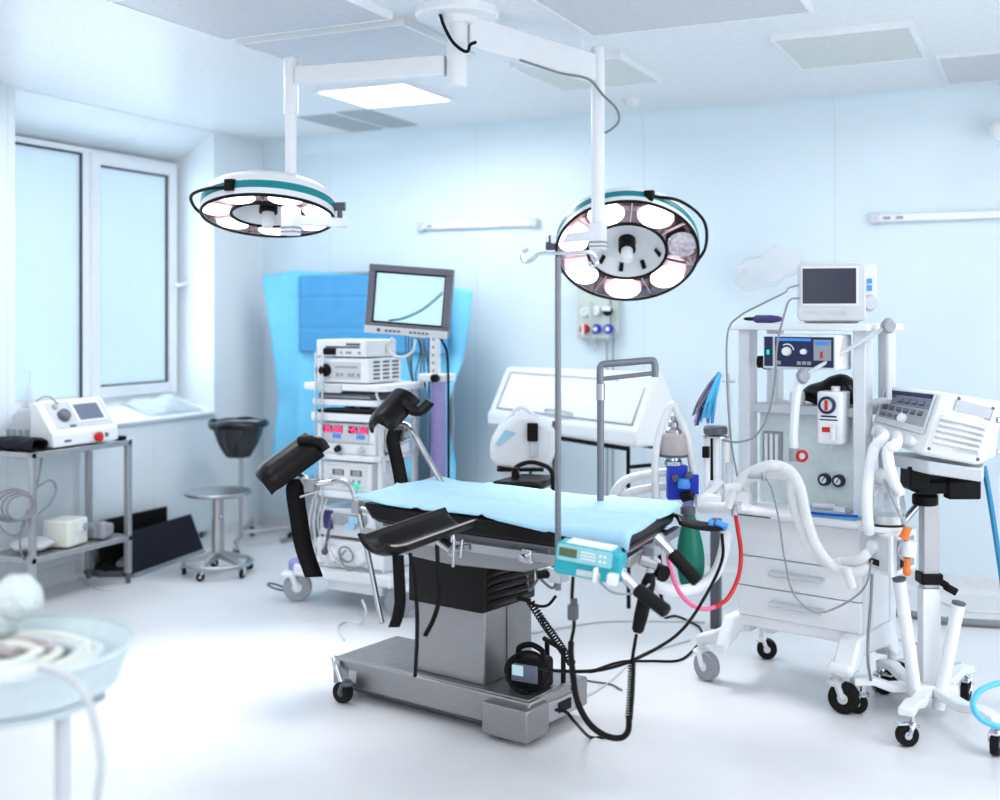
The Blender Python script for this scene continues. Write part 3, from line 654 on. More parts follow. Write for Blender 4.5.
# ================================================================== ANAESTHESIA MACHINE
AZ = radians(-14); AO = V((-1.04, 4.97, 0)); AF = FR(AO, AZ)
A_ = thing('anaesthesia_machine', 'tall white wheeled anaesthesia machine with three drawers and open equipment shelves', 'anaesthesia machine', AO, AZ)
ul, ur, vf, vb = -.22, .35, .05, .40
fm = MB(AF)
for x in (ul, ur - .05):
    fm.bb((x, vf + .01, .22), (x + .055, vf + .09, 1.54)); fm.bb((x, vb - .07, .22), (x + .055, vb, 1.54))
fm.build('upright', 'upright', A_, bevel=.006)
MB(AF).bb((ul - .0, vf, .25), (ur, vb, .30)).build('base_plate', 'white', A_, bevel=.006)
cb = MB(AF).bb((ul + .004, vf + .012, .30), (ur - .002, vb - .005, .735)).build('cabinet', 'white', A_, bevel=.004)
for z0, z1, hd in ((.30, .425, 1), (.43, .555, 1), (.56, .725, 0)):
    d = MB(AF).bb((ul + .012, vf - .012, z0), (ur - .008, vf + .014, z1)).build('drawer', 'white', cb, bevel=.004)
    if hd:
        zc = (z0 + z1) / 2 + .02; h = MB(AF).prism([(-.012, 0), (-.045, -.006), (-.05, -.018), (-.044, -.022), (-.04, -.012), (-.012, -.012)], -.05, .19, ('y', 'z', 'x'))
        h.frame(AF @ Matrix.Translation((0, vf, zc))); h2 = MB(AF @ Matrix.Translation((0, vf, zc))).prism([(-.012, 0), (-.045, -.006), (-.05, -.018), (-.044, -.022), (-.04, -.012), (-.012, -.012)], -.05, .19, ('y', 'z', 'x')).build('drawer_handle', 'pale_grey', cb, bevel=.002)
MB(AF).bb((ul + .01, vf - .004, .555), (ur - .008, vf + .014, .560)).bb((ul + .01, vf - .004, .425), (ur - .008, vf + .014, .430)).build('drawer_gap', 'grey', cb)
# worktop with rounded front lip
wt = MB(AF).prism([(vf - .07, .735), (vf - .085, .745), (vf - .085, .765), (vf - .07, .775), (vb, .775), (vb, .735)], ul - .01, ur + .03, ('y', 'z', 'x')).build('worktop', 'white', A_, bevel=.008)
MB(AF).bb((ul + .02, vf - .0855, .742), (ul + .20, vf - .08, .748)).build('worktop_slot', 'dark_grey', wt)
bp = MB(AF).bb((ul + .05, vf + .12, .775), (ur - .05, vf + .15, 1.19)).build('back_panel', 'panel_green', A_)
wd_ = MB(AF).bb((ul + .07, vf + .102, .90), (ul + .16, vf + .122, 1.09)).build('flowmeter_window', 'grey', bp, bevel=.004)
fmm = MB(AF)
for i in range(3): fmm.cyl((ul + .09 + .025 * i, vf + .098, .91), (ul + .09 + .025 * i, vf + .098, 1.08), .008, n=12)
fmm.each('flow_tube', 'white', wd_)
for x in (.135, .198):
    g_ = MB(AF).lathe([(.027, 0), (.027, .02), (.024, .026)], (x, vf + .12, .90), 28, (0, -1, 0)).build('gauge', 'navy', bp)
    MB(AF).lathe([(.019, .0255), (.0, .028)], (x, vf + .12, .90), 24, (0, -1, 0)).build('gauge_dial', 'white', g_)
    MB(AF).box((x + .003, vf + .09, .904), (.003, .002, .024), Matrix.Rotation(.6, 4, 'Y')).build('gauge_needle', 'black', g_)
# shelf
MB(AF).bb((ul + .05, vf + .05, 1.175), (ur - .05, vb - .02, 1.215)).build('middle_shelf', 'pale_grey', A_, bevel=.005)
MB(AF).bb((ul - .02, vf - .03, 1.535), (ur + .03, vb + .02, 1.565)).build('top_shelf', 'white', A_, bevel=.006)
# control module hung below the top shelf
AF0 = AF; AF = AF0 @ Matrix.Translation((.062, 0, .014)); cm = MB(AF).bb((-.115, vf - .09, 1.36), (.215, vf + .06, 1.505)).build('control_module', 'white', A_, bevel=.008)
MB(AF).bb((-.104, vf - .096, 1.372), (-.068, vf - .088, 1.495)).bb((-.055, vf - .096, 1.372), (.20, vf - .088, 1.495)).each('control_face', 'navy', cm)
MB(AF).bb((-.092, vf - .099, 1.42), (-.08, vf - .095, 1.44)).build('power_light', 'green_led', cm)
for x, rr in ((.0, .02), (.075, .013)): MB(AF).lathe([(rr, 0), (rr * .85, .02), (0, .022)], (x, vf - .094, 1.435), 20, (0, -1, 0)).build('dial_knob', 'white', cm)
MB(AF).torus((.0, vf - .097, 1.435), .03, .003, (0, -1, 0), 24, 6, 0.2, 2.2).build('dial_scale', 'white', cm)
MB(AF).bb((.118, vf - .1, 1.40), (.192, vf - .094, 1.485)).build('side_display', 'grey', cm)
MB(AF).bb((.124, vf - .102, 1.463), (.186, vf - .099, 1.478)).bb((-.05, vf - .099, 1.478), (.105, vf - .095, 1.49)).each('blue_strip', 'blue_light', cm)
MB(AF).bb((.148, vf - .104, 1.41), (.158, vf - .099, 1.435)).build('red_mark', 'red', cm)
ky = MB(AF)
for i in range(3): ky.bb((.045 + .022 * i, vf - .1, 1.38), (.062 + .022 * i, vf - .095, 1.395))
ky.bb((-.05, vf - .1, 1.38), (-.028, vf - .095, 1.395)); ky.each('key', 'grey', cm)
MB(AF).cyl((-.115, vf - .02, 1.385), (-.165, vf - .03, 1.385), .026).cyl((-.115, vf - .02, 1.385), (-.14, vf - .02, 1.385), .032).build('side_port', 'black', cm); AF = AF0
# feet
for x, sgn in ((ul - .0, -1), (ur - .03, 1)):
    f_ = MB(AF).prism([(-.02, .30), (.34, .30), (.42, .18), (.42, .14), (.36, .14), (.30, .2), (.02, .22), (-.10, .155), (-.10, .19)], x - (.028 if sgn < 0 else .045), x + (.028 if sgn < 0 else .045), ('y', 'z', 'x')).build('foot', 'white', A_, bevel=.012)
cpos = [AF @ V((-.33, -.02, 0)), AF @ V((.31, -.05, 0)), AF @ V((-.27, .44, 0)), AF @ V((.38, .36, 0))]
p_ = MB(AF)
p_.prism([(-.20, .20), (-.20, .28), (-.30, .22), (-.38, .19), (-.38, .155), (-.28, .16)], -.036, .036, ('x', 'z', 'y')); p_.build('foot_arm', 'white', A_, bevel=.012)
MB(AF).prism([(.10, .26), (.10, .33), (-.04, .22), (-.11, .20), (-.11, .165), (-.02, .165)], .26, .36, ('y', 'z', 'x')).build('foot_arm', 'white', A_, bevel=.014)
for i, q in enumerate(cpos): caster(A_, q, .046 if i == 2 else .062, .045, AZ + pi * .9 + i * .4, 'white' if i in (0, 2) else 'pale_grey', 'grey' if i == 0 else 'rubber', .165)
# jointed arm on the right post
J0, J1, J2 = AF @ V((.40, vf + .0, 1.30)), at(888, 326, 4.72), at(803, 376, 4.78)
MB().cyl(at(889, 400, 4.72), J1, .012).cyl(J1, J2, .0085).build('hose_arm', 'pale_grey', A_)
for j in (J1, J2): MB().sph(j, (.026, .026, .034)).cyl(j - fw * .03, j + fw * .03, .022).build('arm_joint', 'grey', A_)
MB().cyl(at(889, 400, 4.72), AF @ V((ur, vf + .06, 1.24)), .014).build('arm_bracket', 'pale_grey', A_)

# vaporiser
vp = AF @ V((.215, vf + .02, 0)); VF = FR(vp, AZ + radians(6)); vz0 = at(0, 443, 4.86).z; vz1 = at(0, 391, 4.86).z
va = thing('vaporiser', 'small white vaporiser with round dial and red label hung under the middle shelf', 'vaporiser', VF @ V((0, 0, vz0)))
MB(VF).prism(rrect(.108, .12, .016), vz0, vz1).build('vaporiser_body', 'white', va, bevel=.008)
MB(VF).bb((-.02, .05, vz1 - .1), (.02, .22, vz1 - .05)).build('mount', 'grey', va)
MB(VF).lathe([(.036, 0), (.036, .012), (.028, .016), (.028, .006), (0, .006)], (-.008, -.06, vz1 - .055), 28, (0, -1, 0)).build('dial_ring', 'navy', va)
MB(VF).lathe([(.027, .004), (.024, .014), (0, .014)], (-.008, -.06, vz1 - .055), 24, (0, -1, 0)).build('dial', 'pale_grey', va)
MB(VF).bb((-.014, -.079, vz1 - .075), (-.002, -.07, vz1 - .035)).build('red_pointer', 'red', va)
MB(VF).bb((-.035, -.0615, vz1 - .105), (.03, -.059, vz1 - .098)).bb((-.04, -.0615, vz1 - .118), (.035, -.059, vz1 - .113)).each('printed_bar', 'navy', va)
MB(VF).bb((-.03, -.063, vz0 + .05), (.008, -.059, vz0 + .07)).build('red_label', 'red', va)
MB(VF).cyl((.02, -.075, vz0 + .02), (.02, -.075, vz0 + .08), .012).cyl((-.004, -.02, vz0), (-.004, -.02, vz0 - .02), .005).cyl((.008, 0, vz1), (.008, 0, vz1 + .02), .018).build('filler', 'off_white', va)

# monitor on the top shelf
mc = on(834, 322, 1.567); mz = radians(25.2) - math.atan((834 - 500) / F) + radians(1)
mw, mh = .275, .245
MF = FR(AF @ V((.16, vf + .12, 1.566)), mz)
mo = thing('patient_monitor', 'grey bulky patient monitor with dark screen on top of the anaesthesia machine', 'monitor', MF @ V((0, 0, 0)), mz)
MB(MF).prism(rrect(mw, mh, .022, 4, 0, mh / 2 + .008), -.10, -.05, ('x', 'z', 'y')).prism(rrect(mw * .86, mh * .86, .03, 4, 0, mh / 2 + .008), -.05, .09, ('x', 'z', 'y')).bb((-.11, -.07, 0), (.11, .07, .02)).build('casing', 'pale_grey', mo, bevel=.006)
MB(MF).prism(rrect(.232, .165, .008, 3, -.008, .155), -.105, -.099, ('x', 'z', 'y')).build('screen_frame', 'off_white', mo)
MB(MF).bb((-.116, -.108, .082), (.098, -.104, .228)).build('screen', 'screen_dark', mo)
bt = MB(MF)
for x in (-.09, -.07, -.01, .02, .05): bt.bb((x, -.108, .042), (x + .014, -.1, .052))
bt.each('button', 'pale_grey', mo)
sp = MB(MF).prism(rrect(.05, .20, .02, 4, mw / 2 + .018, .145), -.085, -.04, ('x', 'z', 'y')).build('side_panel', 'off_white', mo, bevel=.006)
MB(MF).lathe([(.035, -.03), (.035, .0), (.028, .01), (0, .012)], (mw / 2 + .02, -.085, .085), 24, (0, -1, 0)).build('knob', 'pale_grey', mo)
MB(MF).bb((mw / 2 + .005, -.09, .135), (mw / 2 + .024, -.084, .158)).bb((mw / 2 + .005, -.09, .165), (mw / 2 + .024, -.084, .185)).each('blue_key', 'blue_light', mo)
MB(MF).bb((-.12, -.09, .244), (.10, .02, .256)).build('carry_handle', 'pale_grey', mo, bevel=.004)

# loose things on the machine
lr = thing('torch', 'dark purple torch lying on the top shelf left of the patient monitor', 'torch', at(758, 320, 4.98))
a, b = AF @ V((-.135, vf + .0, 1.583)), AF @ V((.0, vf - .02, 1.583))
MB().lathe([(0, 0), (.012, 0), (.017, .01), (.017, .09), (.012, .125), (.006, .14), (0, .14)], a, 16, b - a).build('barrel', 'purple', lr)
MB().torus(a - (b - a).normalized() * .02, .028, .004, (0, .25, 1), sc=(1, .6)).build('wrist_loop', 'black', lr)
bg = AF @ V((.16, .20, 1.215))
def bgfn(u, v):
    t = 2 * pi * u; k = pi * v; x = -.02 + .13 * cos(k) ; rr = .065 * sin(k) ** .6 * (1 - .45 * max(0, cos(k) * -1))
    return AF @ V((.165 + x * 1.05, .20 + rr * 1.1 * cos(t), 1.215 + rr * 1.02 + rr * sin(t) + .012 * sin(3 * x * 12)))
tag(MB().grid(bgfn, 24, 18).build('black_bag', 'leather', ang=80), 'soft shiny black bag on the middle shelf behind the vaporiser', 'bag')
bt_ = AF @ V((.03, .12, 1.216)); cu = thing('mask_cup', 'small white cup with tan inside on the middle shelf', 'cup', bt_)
MB().lathe([(.03, 0), (.034, .03), (.03, .055)], bt_, 20, (0, 0, 1)).build('cup', 'white', cu)
MB().lathe([(.026, .05), (.012, .058), (0, .05)], bt_, 20, (0, 0, 1)).build('filling', 'orange', cu)
pw = AF @ V((.06, .12, 1.215))
tr = thing('work_tray', 'shallow clear tray of small pieces on the anaesthesia machine worktop', 'tray', AF @ V((.15, .08, .776)))
MB(AF).prism(rrect(.22, .12, .015, 3, .16, .10), .777, .787).build('tray', 'bag_clear', tr)
MB(AF).cyl((.11, .1, .795), (.20, .12, .795), .013).box((.24, .08, .797), (.05, .03, .02)).each('fitting', 'white', tr)
bm_ = thing('blue_pad', 'flat blue pad edge on the right end of the anaesthesia worktop', 'pad', AF @ V((.22, .03, .776)))
MB(AF).prism(rrect(.26, .10, .01, 3, .22, .02), .7765, .781).build('pad_sheet', 'sky_cord', bm_)
MB(AF).tube([(.12, -.025, .785), (.22, -.032, .787), (.30, -.03, .79), (.35, -.01, .79)], .005).build('pad_hem', 'blue', bm_)
# white hose from the module down to the little joint
hs = thing('white_hose', 'straight white hose hanging from the jointed arm in front of the back panel', 'hose', at(796, 470, 4.82))
MB().tube([at(801, 376, 4.79), at(799, 384, 4.8), at(796, 400, 4.81), at(794, 430, 4.82), at(794, 450, 4.82)], .018).build('hose_tube', 'white', hs)
MB().cyl(at(794, 448, 4.82), at(794, 461, 4.82), .021).box(at(797, 457, 4.82), (.05, .03, .03)).build('hose_elbow', 'grey', hs)
MB().torus(at(802, 456, 4.80), .020, .006, -fw).build('red_ring', 'red', hs)
MB().lathe([(.014, 0), (.012, .006), (0, .006)], at(802, 456, 4.80), 16, -fw).build('cap', 'pale_grey', hs)
# breathing hoses (ribbed, clear white)
for i, (dz, dx, l) in enumerate(((0, 0, 'upper of two ribbed clear breathing hoses arching from worktop past the drawers'), (9, -8, 'lower of two ribbed clear breathing hoses arching from worktop past the drawers'))):
    e_ = i * 8
    pts = [at(736, 487 + dz * .3, 4.62 + i * .05), at(748, 474 + dz * .6, 4.6 + i * .05), at(770, 465 + dz, 4.56 + i * .05), at(789, 470 + dz, 4.55 + i * .05), at(800 + dx, 487 + dz, 4.52 + i * .04), at(806 + dx, 515 + dz * .5, 4.52 + i * .04), at(816 + dx, 545, 4.52 + i * .04), at(832 + dx * .6, 566 - i * 3, 4.50 + i * .04), at(846 + dx * .2, 571 - i * 10, 4.47 + i * .04), at(858, 572 - i * 12, 4.45), at(869, 566 - i * 14, 4.44)]
    tag(MB().tube(pts, .0205, 12, 10, ribs=.05, pitch=.013).build('breathing_hose', 'hose_clear'), l, 'hose', 'ribbed breathing hoses')
tag(MB().cyl(at(846, 568, 4.46), at(853, 588, 4.44), .022, .017).build('hose_end', 'hose_clear'), 'white open hose stub pointing down beside the drawers', 'hose end')
mk = thing('breathing_mask', 'clear plastic face mask and Y piece lying at the left of the anaesthesia worktop', 'mask', at(735, 492, 4.6))
MB().lathe([(.05, 0), (.046, .03), (.03, .06), (.014, .075), (.013, .10)], at(742, 502, 4.66), 24, (at(728, 486, 4.6) - at(742, 502, 4.66)), caps=False).build('mask_cup', 'mask_clear', mk, solid=.003)
MB().cyl(at(724, 488, 4.6), at(740, 487, 4.6), .018).cyl(at(733, 490, 4.6), at(728, 508, 4.6), .016).build('y_piece', 'hose_clear', mk)
MB().cyl(at(748, 476, 4.55), at(762, 477, 4.53), .008).cyl(at(762, 477, 4.53), at(766, 477, 4.53), .014).build('sensor', 'grey', mk)
tag(MB().tube([at(766, 478, 4.5), at(772, 490, 4.48), at(779, 520, 4.45), at(785, 560, 4.42), at(794, 594, 4.4), at(815, 612, 4.4), at(840, 606, 4.4), at(864, 588, 4.38), at(872, 560, 4.38)], .004, 6).build('sensor_cable', 'grey_cord'), 'thin grey sensor cable drooping in front of the drawers', 'cable')
tag(MB().tube([at(799, 285, 4.86), at(789, 288, 4.84), at(784, 293, 4.8), at(762, 304, 4.78), at(740, 316, 4.78), at(728, 332, 4.78), at(727, 380, 4.76), at(731, 440, 4.74), at(738, 480, 4.7)], .0045, 6).build('monitor_cable', 'grey_cord'), 'thin grey cable from the patient monitor sweeping down outside the left upright', 'cable')
tag(MB().tube([at(799, 298, 4.8), at(790, 300, 4.76), at(785, 312, 4.74), at(777, 345, 4.72), at(775, 380, 4.72), at(768, 415, 4.72), at(755, 436, 4.72), at(738, 442, 4.72), at(722, 440, 4.74)], .0045, 6).build('monitor_cable', 'grey_cord'), 'thin grey cable from the patient monitor curving across the open shelves', 'cable')
mkw = thing('oxygen_bag', 'crumpled clear plastic bag hanging high on the wall left of the patient monitor', 'bag', onY(768, 285, 7.12))
def ob(u, v):
    t = 2 * pi * u; k = pi * v; p = onY(768, 268, 7.08); x = -.20 * cos(k); rr = sin(k) ** .7 * (.115 + .02 * sin(5 * t + 3 * k))
    return p + V((x, .35 * rr * cos(t), rr * sin(t) * .9 + .25 * x + .01 * sin(7 * k + t)))
MB().grid(ob, 26, 18).build('bag_film', 'mask_clear', mkw, ang=80)
hkp = onY(740, 270, 7.16); MB().cyl(hkp + V((0, .064, 0)), hkp + V((0, -.03, 0)), .02).build('hook', 'white', mkw)

# ------------------------------------------------------------------ absorber column left of the machine
D = 4.95
ab = thing('absorber', 'absorber arm with grey canister and deep blue valve block left of the anaesthesia machine', 'absorber', at(680, 500, D))
def px(w, Z=D): return w * Z / F
pt = at(673.5, 456, D)
MB().lathe([(px(13), 0), (px(14.5), .01), (px(14.5), px(21)), (px(12.5), px(23)), (0, px(23))], pt, 32).build('canister', 'pinkish', ab)
MB().lathe([(px(14.6), 0), (px(14.8), px(2)), (px(14.6), px(2.6))], at(673.5, 456.5, D), 32).build('canister_ring', 'dark_grey', ab)
MB().lathe([(px(8), px(23)), (px(8), px(26)), (px(5), px(29)), (px(5), px(34)), (px(3), px(36)), (px(3), px(40)), (0, px(40))], pt, 20).build('canister_cap', 'steel', ab)
MB().lathe([(px(9), -px(9)), (px(9), -px(5)), (px(7), -px(3)), (px(10), 0)], pt, 24).build('neck', 'chrome', ab)
k_ = MB(); c_ = at(676, 482, D); k_.box(c_ + rt * px(1), (px(20), .06, px(34)), Matrix.Rotation(YAW, 4, 'Z')); k_.box(at(691, 486, D), (px(14), .055, px(24)), Matrix.Rotation(YAW, 4, 'Z')); vbk = k_.build('valve_block', 'blue', ab, bevel=.006)
for x, y in ((675, 478), (688, 475)): MB().lathe([(px(3.6), 0), (px(3.6), .02), (0, .022)], at(x, y, D - .03), 16, -fw).build('port', 'dark_grey', vbk)
MB().lathe([(px(6), 0), (px(6.4), px(4)), (px(5), px(9)), (0, px(9.5))], at(684, 488, D - .06), 20).build('blue_cap', 'blue_light', vbk)
MB().cyl(at(682, 497, D - .06), at(692, 495, D - .08), px(5)).build('black_valve', 'black', ab)
MB().cyl(at(687, 509, D - .05), at(690, 496, D - .06), px(5.5), px(5)).build('purple_collar', 'lavender', ab)
q = MB(); q.cyl(at(700, 508, D - .1), at(738, 508, D - .25), .024).box(at(708, 501, D - .1), (.1, .06, .05), Matrix.Rotation(YAW, 4, 'Z')).cyl(at(703, 500, D), at(722, 480, D), .016); q.build('arm', 'white', ab, bevel=.004)
MB().cyl(at(734, 506, D - .3), at(735, 516, D - .3), .014).cyl(at(727, 504, D - .3), at(741, 504, D - .3), .01).build('connector', 'chrome', ab)
# white hose loop round the canister
tag(MB().tube([at(656, 508, D - .02), at(655, 470, D - .02), at(657, 445, D - .02), at(663, 422, D - .02), at(672, 405, D - .02), at(681, 420, D - .02), at(688, 440, D - .02), at(693, 470, D), at(697, 496, D)], .017, 12, 10, ribs=.05, pitch=.012).build('breathing_hose', 'off_white'), 'ribbed white hose looped in a tall arch around the grey canister', 'hose', 'white hoses behind the table head')
for i, (dy, l) in enumerate(((0, 'white ribbed hose bending down behind the blue sheet, upper of the pair'), (14, 'white ribbed hose bending down behind the blue sheet, lower of the pair'))):
    tag(MB().tube([at(677, 472 + dy, 4.97), at(657, 473 + dy, 5.0), at(645, 475 + dy, 5.0), at(628, 479 + dy, 5.0), at(617 + i * 8, 488 + dy * .8, 5.0), at(611 + i * 11, 505 + dy * .3, 5.0), at(608 + i * 12, 530, 5.0)], .018, 12, 10, ribs=.04, pitch=.013).build('breathing_hose', 'off_white'), l, 'hose', 'white hoses behind the table head')
tag(MB().tube([at(727, 530, 4.72), at(724, 550, 4.72), at(716, 572, 4.68), at(700, 586, 4.62), at(680, 591, 4.58), at(662, 588, 4.56), at(652, 576, 4.56), at(655, 560, 4.6)], .024, 12, 10).build('breathing_hose', 'white'), 'smooth white hose hanging in a wide loop below the table head end', 'hose', 'white hoses behind the table head')
rb = thing('reservoir_bag', 'dark green rubber breathing bag hanging behind the table head end', 'bag', at(690, 592, 4.7))
def rbf(u, v):
    t = 2 * pi * u; y = 510 + 82 * v; w_ = (3 + 11 * sin(min(1, v * 1.35 + .12) * pi / 2) ** 1.2 * (1 if v < .6 else max(.02, 1 - ((v - .6) / .4) ** 2) ** .5))
    return at(688.5 + 1.5 * v + w_ * cos(t) * (1 + .10 * cos(3 * t)), y, 4.7) + fw * (w_ * 4.7 / F * .7 * sin(t))
MB().grid(rbf, 28, 22).build('bag_rubber', 'green', rb, ang=70)
MB().cyl(at(688, 514, 4.7), at(688, 507, 4.7), .03).build('bag_neck', 'dark_grey', rb)
tag(MB().tube([at(735, 514, D - .3), at(738, 530, 4.6), at(741, 555, 4.6), at(738, 578, 4.55), at(728, 598, 4.5), at(715, 607, 4.48)], .0085, 10, 10).build('red_tube', 'red'), 'bright red tube hanging from the absorber arm beside the drawers', 'tube')
tag(MB().tube([at(715, 607, 4.48), at(705, 609, 4.47), at(692, 605, 4.46), at(680, 593, 4.45), at(672, 575, 4.45), at(668, 556, 4.45), at(668, 538, 4.45)], .0085, 10, 10).build('pink_tube', 'pink'), 'pink end of a tube curling up under the table head end', 'tube')
# dark post under the absorber
dp = on(716, 628); tag(MB().bb((dp.x - .025, dp.y - .025, 0), (dp.x + .025, dp.y + .025, .56)).build('dark_post', 'dark_grey', bevel=.005), 'dark upright post standing behind the table head beside the drawers', 'post')
# tubes column with hanging mask straps
tc_ = thing('hose_column', 'cluster of white upright tubes under a dark round cap beside the left upright', 'tube column', at(716, 512, 4.98))
D2 = 4.98
MB().lathe([(px(11.5, D2), 0), (px(12), px(2)), (px(12), px(6)), (px(10.5), px(8)), (0, px(8.2))], at(715.5, 434, D2), 28).build('cap', 'dark_grey', tc_)
MB().lathe([(px(14), 0), (px(14), px(1.6)), (px(10), px(2))], at(716, 437, D2), 28).build('cap_plate', 'chrome', tc_)
for x, x2, m, r in ((707, 706, 'white', 3.4), (716, 717, 'white', 3.2), (726, 726, 'off_white', 4.2)):
    MB().cyl(at(x2, 512, D2), at(x, 437, D2), px(r)).build('upright_tube', m, tc_)
MB().cyl(at(713, 480, D2 + .03), at(713, 437, D2 + .03), px(2.6)).box(at(706, 452, D2 - .04), (px(6), .03, px(11))).build('dark_tube', 'black', tc_)
MB().cyl(at(729, 488, D2 - .02), at(729, 463, D2 - .02), px(3.5)).build('clear_tube', 'bag_clear', tc_)
MB().cyl(at(733, 510, D2 + .08), at(728, 374, D2 + .08), px(1.6)).cyl(at(722, 381, D2 + .08), at(735, 382, D2 + .02), px(1)).build('rear_rod', 'pale_grey', tc_)
ms = thing('mask_straps', 'bundle of blue and purple strips hanging over the dark round cap', 'straps', at(712, 428, 4.94))
rnd = random.Random(3)
for i in range(26):
    m = ('cyan', 'sky_cord', 'sky_cord', 'blue_light', 'purple', 'grey_cord', 'lavender')[i % 7] if i < 20 else 'sky_cord'
    o0 = rnd.uniform(-2, 3); sp_ = {'purple': -13, 'lavender': -15, 'grey_cord': -17}.get(m, rnd.uniform(-9, 1))
    MB().ribbon([at(719 + o0 * .5, 372 + abs(o0), 4.94 - .004 * i), at(716 + o0 + sp_ * .25, 383, 4.93 - .004 * i), at(712 + o0 + sp_ * .7, 402, 4.93 - .004 * i), at(711 + o0 * .6 + sp_, 414 + rnd.uniform(-8, 12), 4.94 - .002 * i)], rnd.uniform(.005, .013), rt * 1 + fw * rnd.uniform(-.4, .4)).build('strip', m, ms, solid=.003)
MB().cyl(at(719, 374, 4.9), at(722, 376, 5.06), .006).build('hook', 'chrome', ms)
# ================================================================== VENTILATOR ON ITS STAND
VC = on(929, 711); VC = V((VC.x, VC.y, 0)); VZ = 4.72
ST = thing('ventilator_stand', 'white wheeled stand with square post at the right, carrying the ventilator', 'stand', VC, YAW)
SF = FR(VC, YAW)
MB(SF).bb((-.036, -.034, .06), (.036, .034, .50)).build('lower_post', 'white', ST, bevel=.004)
MB(SF).bb((-.032, -.03, .50), (.032, .03, .93)).build('upper_post', 'steel_satin', ST, bevel=.004)
zc = at(0, 578, VZ).z
MB(SF).bb((-.044, -.042, zc - .022), (.044, .042, zc + .022)).build('post_clamp', 'black', ST, bevel=.006)
MB(SF).cyl((.035, -.03, zc - .01), (.06, -.045, zc - .025), .014).box((.068, -.05, zc - .035), (.05, .03, .03), Matrix.Rotation(.5, 4, 'Y')).build('clamp_knob', 'black', ST, bevel=.005)
feet = [on(857, 713), on(907, 746), on(996, 755), on(966, 700), on(884, 694)]
for i, f in enumerate(feet):
    d = V((f.x - VC.x, f.y - VC.y, 0)); ang = math.atan2(d.y, d.x); L = d.length
    B = FR(VC, ang)
    MB(B).prism([(-.02, .085), (L * .55, .085), (L * .8, .115), (L + .02, .115), (L + .02, .145), (L * .78, .145), (L * .52, .118), (-.02, .118)], -.03, .03, ('x', 'z', 'y')).build('base_leg', 'white', ST, bevel=.006)
    caster(ST, f, .042, .03, ang + (2.6, 2.2, 2.4, .4, .3)[i], 'chrome', 'rubber', .118, True)
MB(SF).bb((-.10, -.08, .08), (.09, .08, .125)).build('base_hub', 'white', ST, bevel=.008)
for a, b in (((917, 703), (899, 578)), ((938, 708), (959, 602))):
    p, q = at(*a, 4.66), at(*b, 4.62); q2 = q + (q - p).normalized() * .001
    tb = MB().cyl(p, q, .0255).build('slanted_tube', 'white', ST); MB().lathe([(.0255, -.01), (.0265, 0), (.0, .001)], q, 20, q - p).build('tube_opening', 'dark_grey', tb)
# tray, black bracket
MB().prism([(0, 0), (.36, 0), (.36, .03), (0, .03)], 0, .01).frame(Matrix())
ty = MB(); zt = .955
def trp(x, y, Z): return at(x, y, Z)
def slabq(mb, top, dz):
    a = [V(p) for p in top]; b = [p - up * dz for p in a]; n = len(a)
    return mb.add(a + b, [tuple(range(n)), tuple(range(n, 2 * n))[::-1]] + [(i, n + i, n + (i + 1) % n, (i + 1) % n) for i in range(n)])
slabq(ty, [at(884, 452, 4.75), at(928, 461, 4.46), at(983, 469, 4.38), at(985, 463, 4.8), at(930, 452, 5.0)], .05); ty.build('tray', 'pale_grey', ST, bevel=.006)
bk = MB().box(at(938, 484, 4.68), (.24, .20, .05), Matrix.Rotation(YAW, 4, 'Z')).box(at(915, 476, 4.62), (.08, .12, .09), Matrix.Rotation(YAW, 4, 'Z')).box(at(962, 489, 4.6), (.13, .06, .075), Matrix.Rotation(YAW, 4, 'Z')).cyl(at(925, 494, 4.7), at(925, 505, 4.7), .05); bk.build('tray_bracket', 'black', ST, bevel=.008)
MB().cyl(at(916, 507, 4.66), at(896, 530, 4.6), .014).build('humidifier_arm', 'steel', ST)

# ventilator body: plan polygon prism whose front panel leans back
VT = thing('ventilator', 'white ventilator with blue-grey key panel and ribbed side on the stand at the right', 'ventilator', at(940, 462, 4.7))
A0, B0, C0, D0, E0 = at(867, 436, 4.80), at(922, 456, 4.46), at(979, 466, 4.38), at(996, 459, 4.68), at(905, 434, 4.95)
zb = lambda p, z: V((p.x, p.y, z))
A1, B1, C1, D1, E1 = at(883, 386, 4.88), at(943, 391, 4.55), at(997, 405, 4.42), at(1003, 401, 4.74), at(918, 388, 5.0)
vb_ = MB(); bot = [A0, B0, C0, D0, E0]; tp = [A1, B1, C1, D1, E1]
vb_.add(bot + tp, [(4, 3, 2, 1, 0), (5, 6, 7, 8, 9)] + [(i, (i + 1) % 5, 5 + (i + 1) % 5, 5 + i) for i in range(5)])
vbo = vb_.build('housing', 'off_white', VT, bevel=.018, seg=3)
def bil(a, b, c, d, u, v): return V(a).lerp(V(b), u).lerp(V(d).lerp(V(c), u), v)      # a b bottom, d c top
def onface(mb, a, b, c, d, u0, u1, v0, v1, off, th):
    n = (V(b) - V(a)).cross(V(d) - V(a)).normalized()
    if n.dot(CAM - V(a)) < 0: n = -n
    q = [bil(a, b, c, d, *k) + n * (off + th) for k in ((u0, v0), (u1, v0), (u1, v1), (u0, v1))]; p = [x - n * th for x in q]
    return mb.add(q + p, [(0, 1, 2, 3), (7, 6, 5, 4)] + [(i, 4 + i, 4 + (i + 1) % 4, (i + 1) % 4) for i in range(4)])
FA = (A0, B0, B1, A1); SA = (B0, C0, C1, B1)
fp_ = onface(MB(), *FA, .10, .93, .30, .93, .004, .006).build('control_panel', 'pale_grey', VT)
onface(MB(), *FA, .12, .91, .84, .91, .011, .002).build('panel_stripe', 'navy', fp_)
onface(MB(), *FA, .12, .91, .40, .66, .010, .002).each('panel_field', 'grey', fp_)
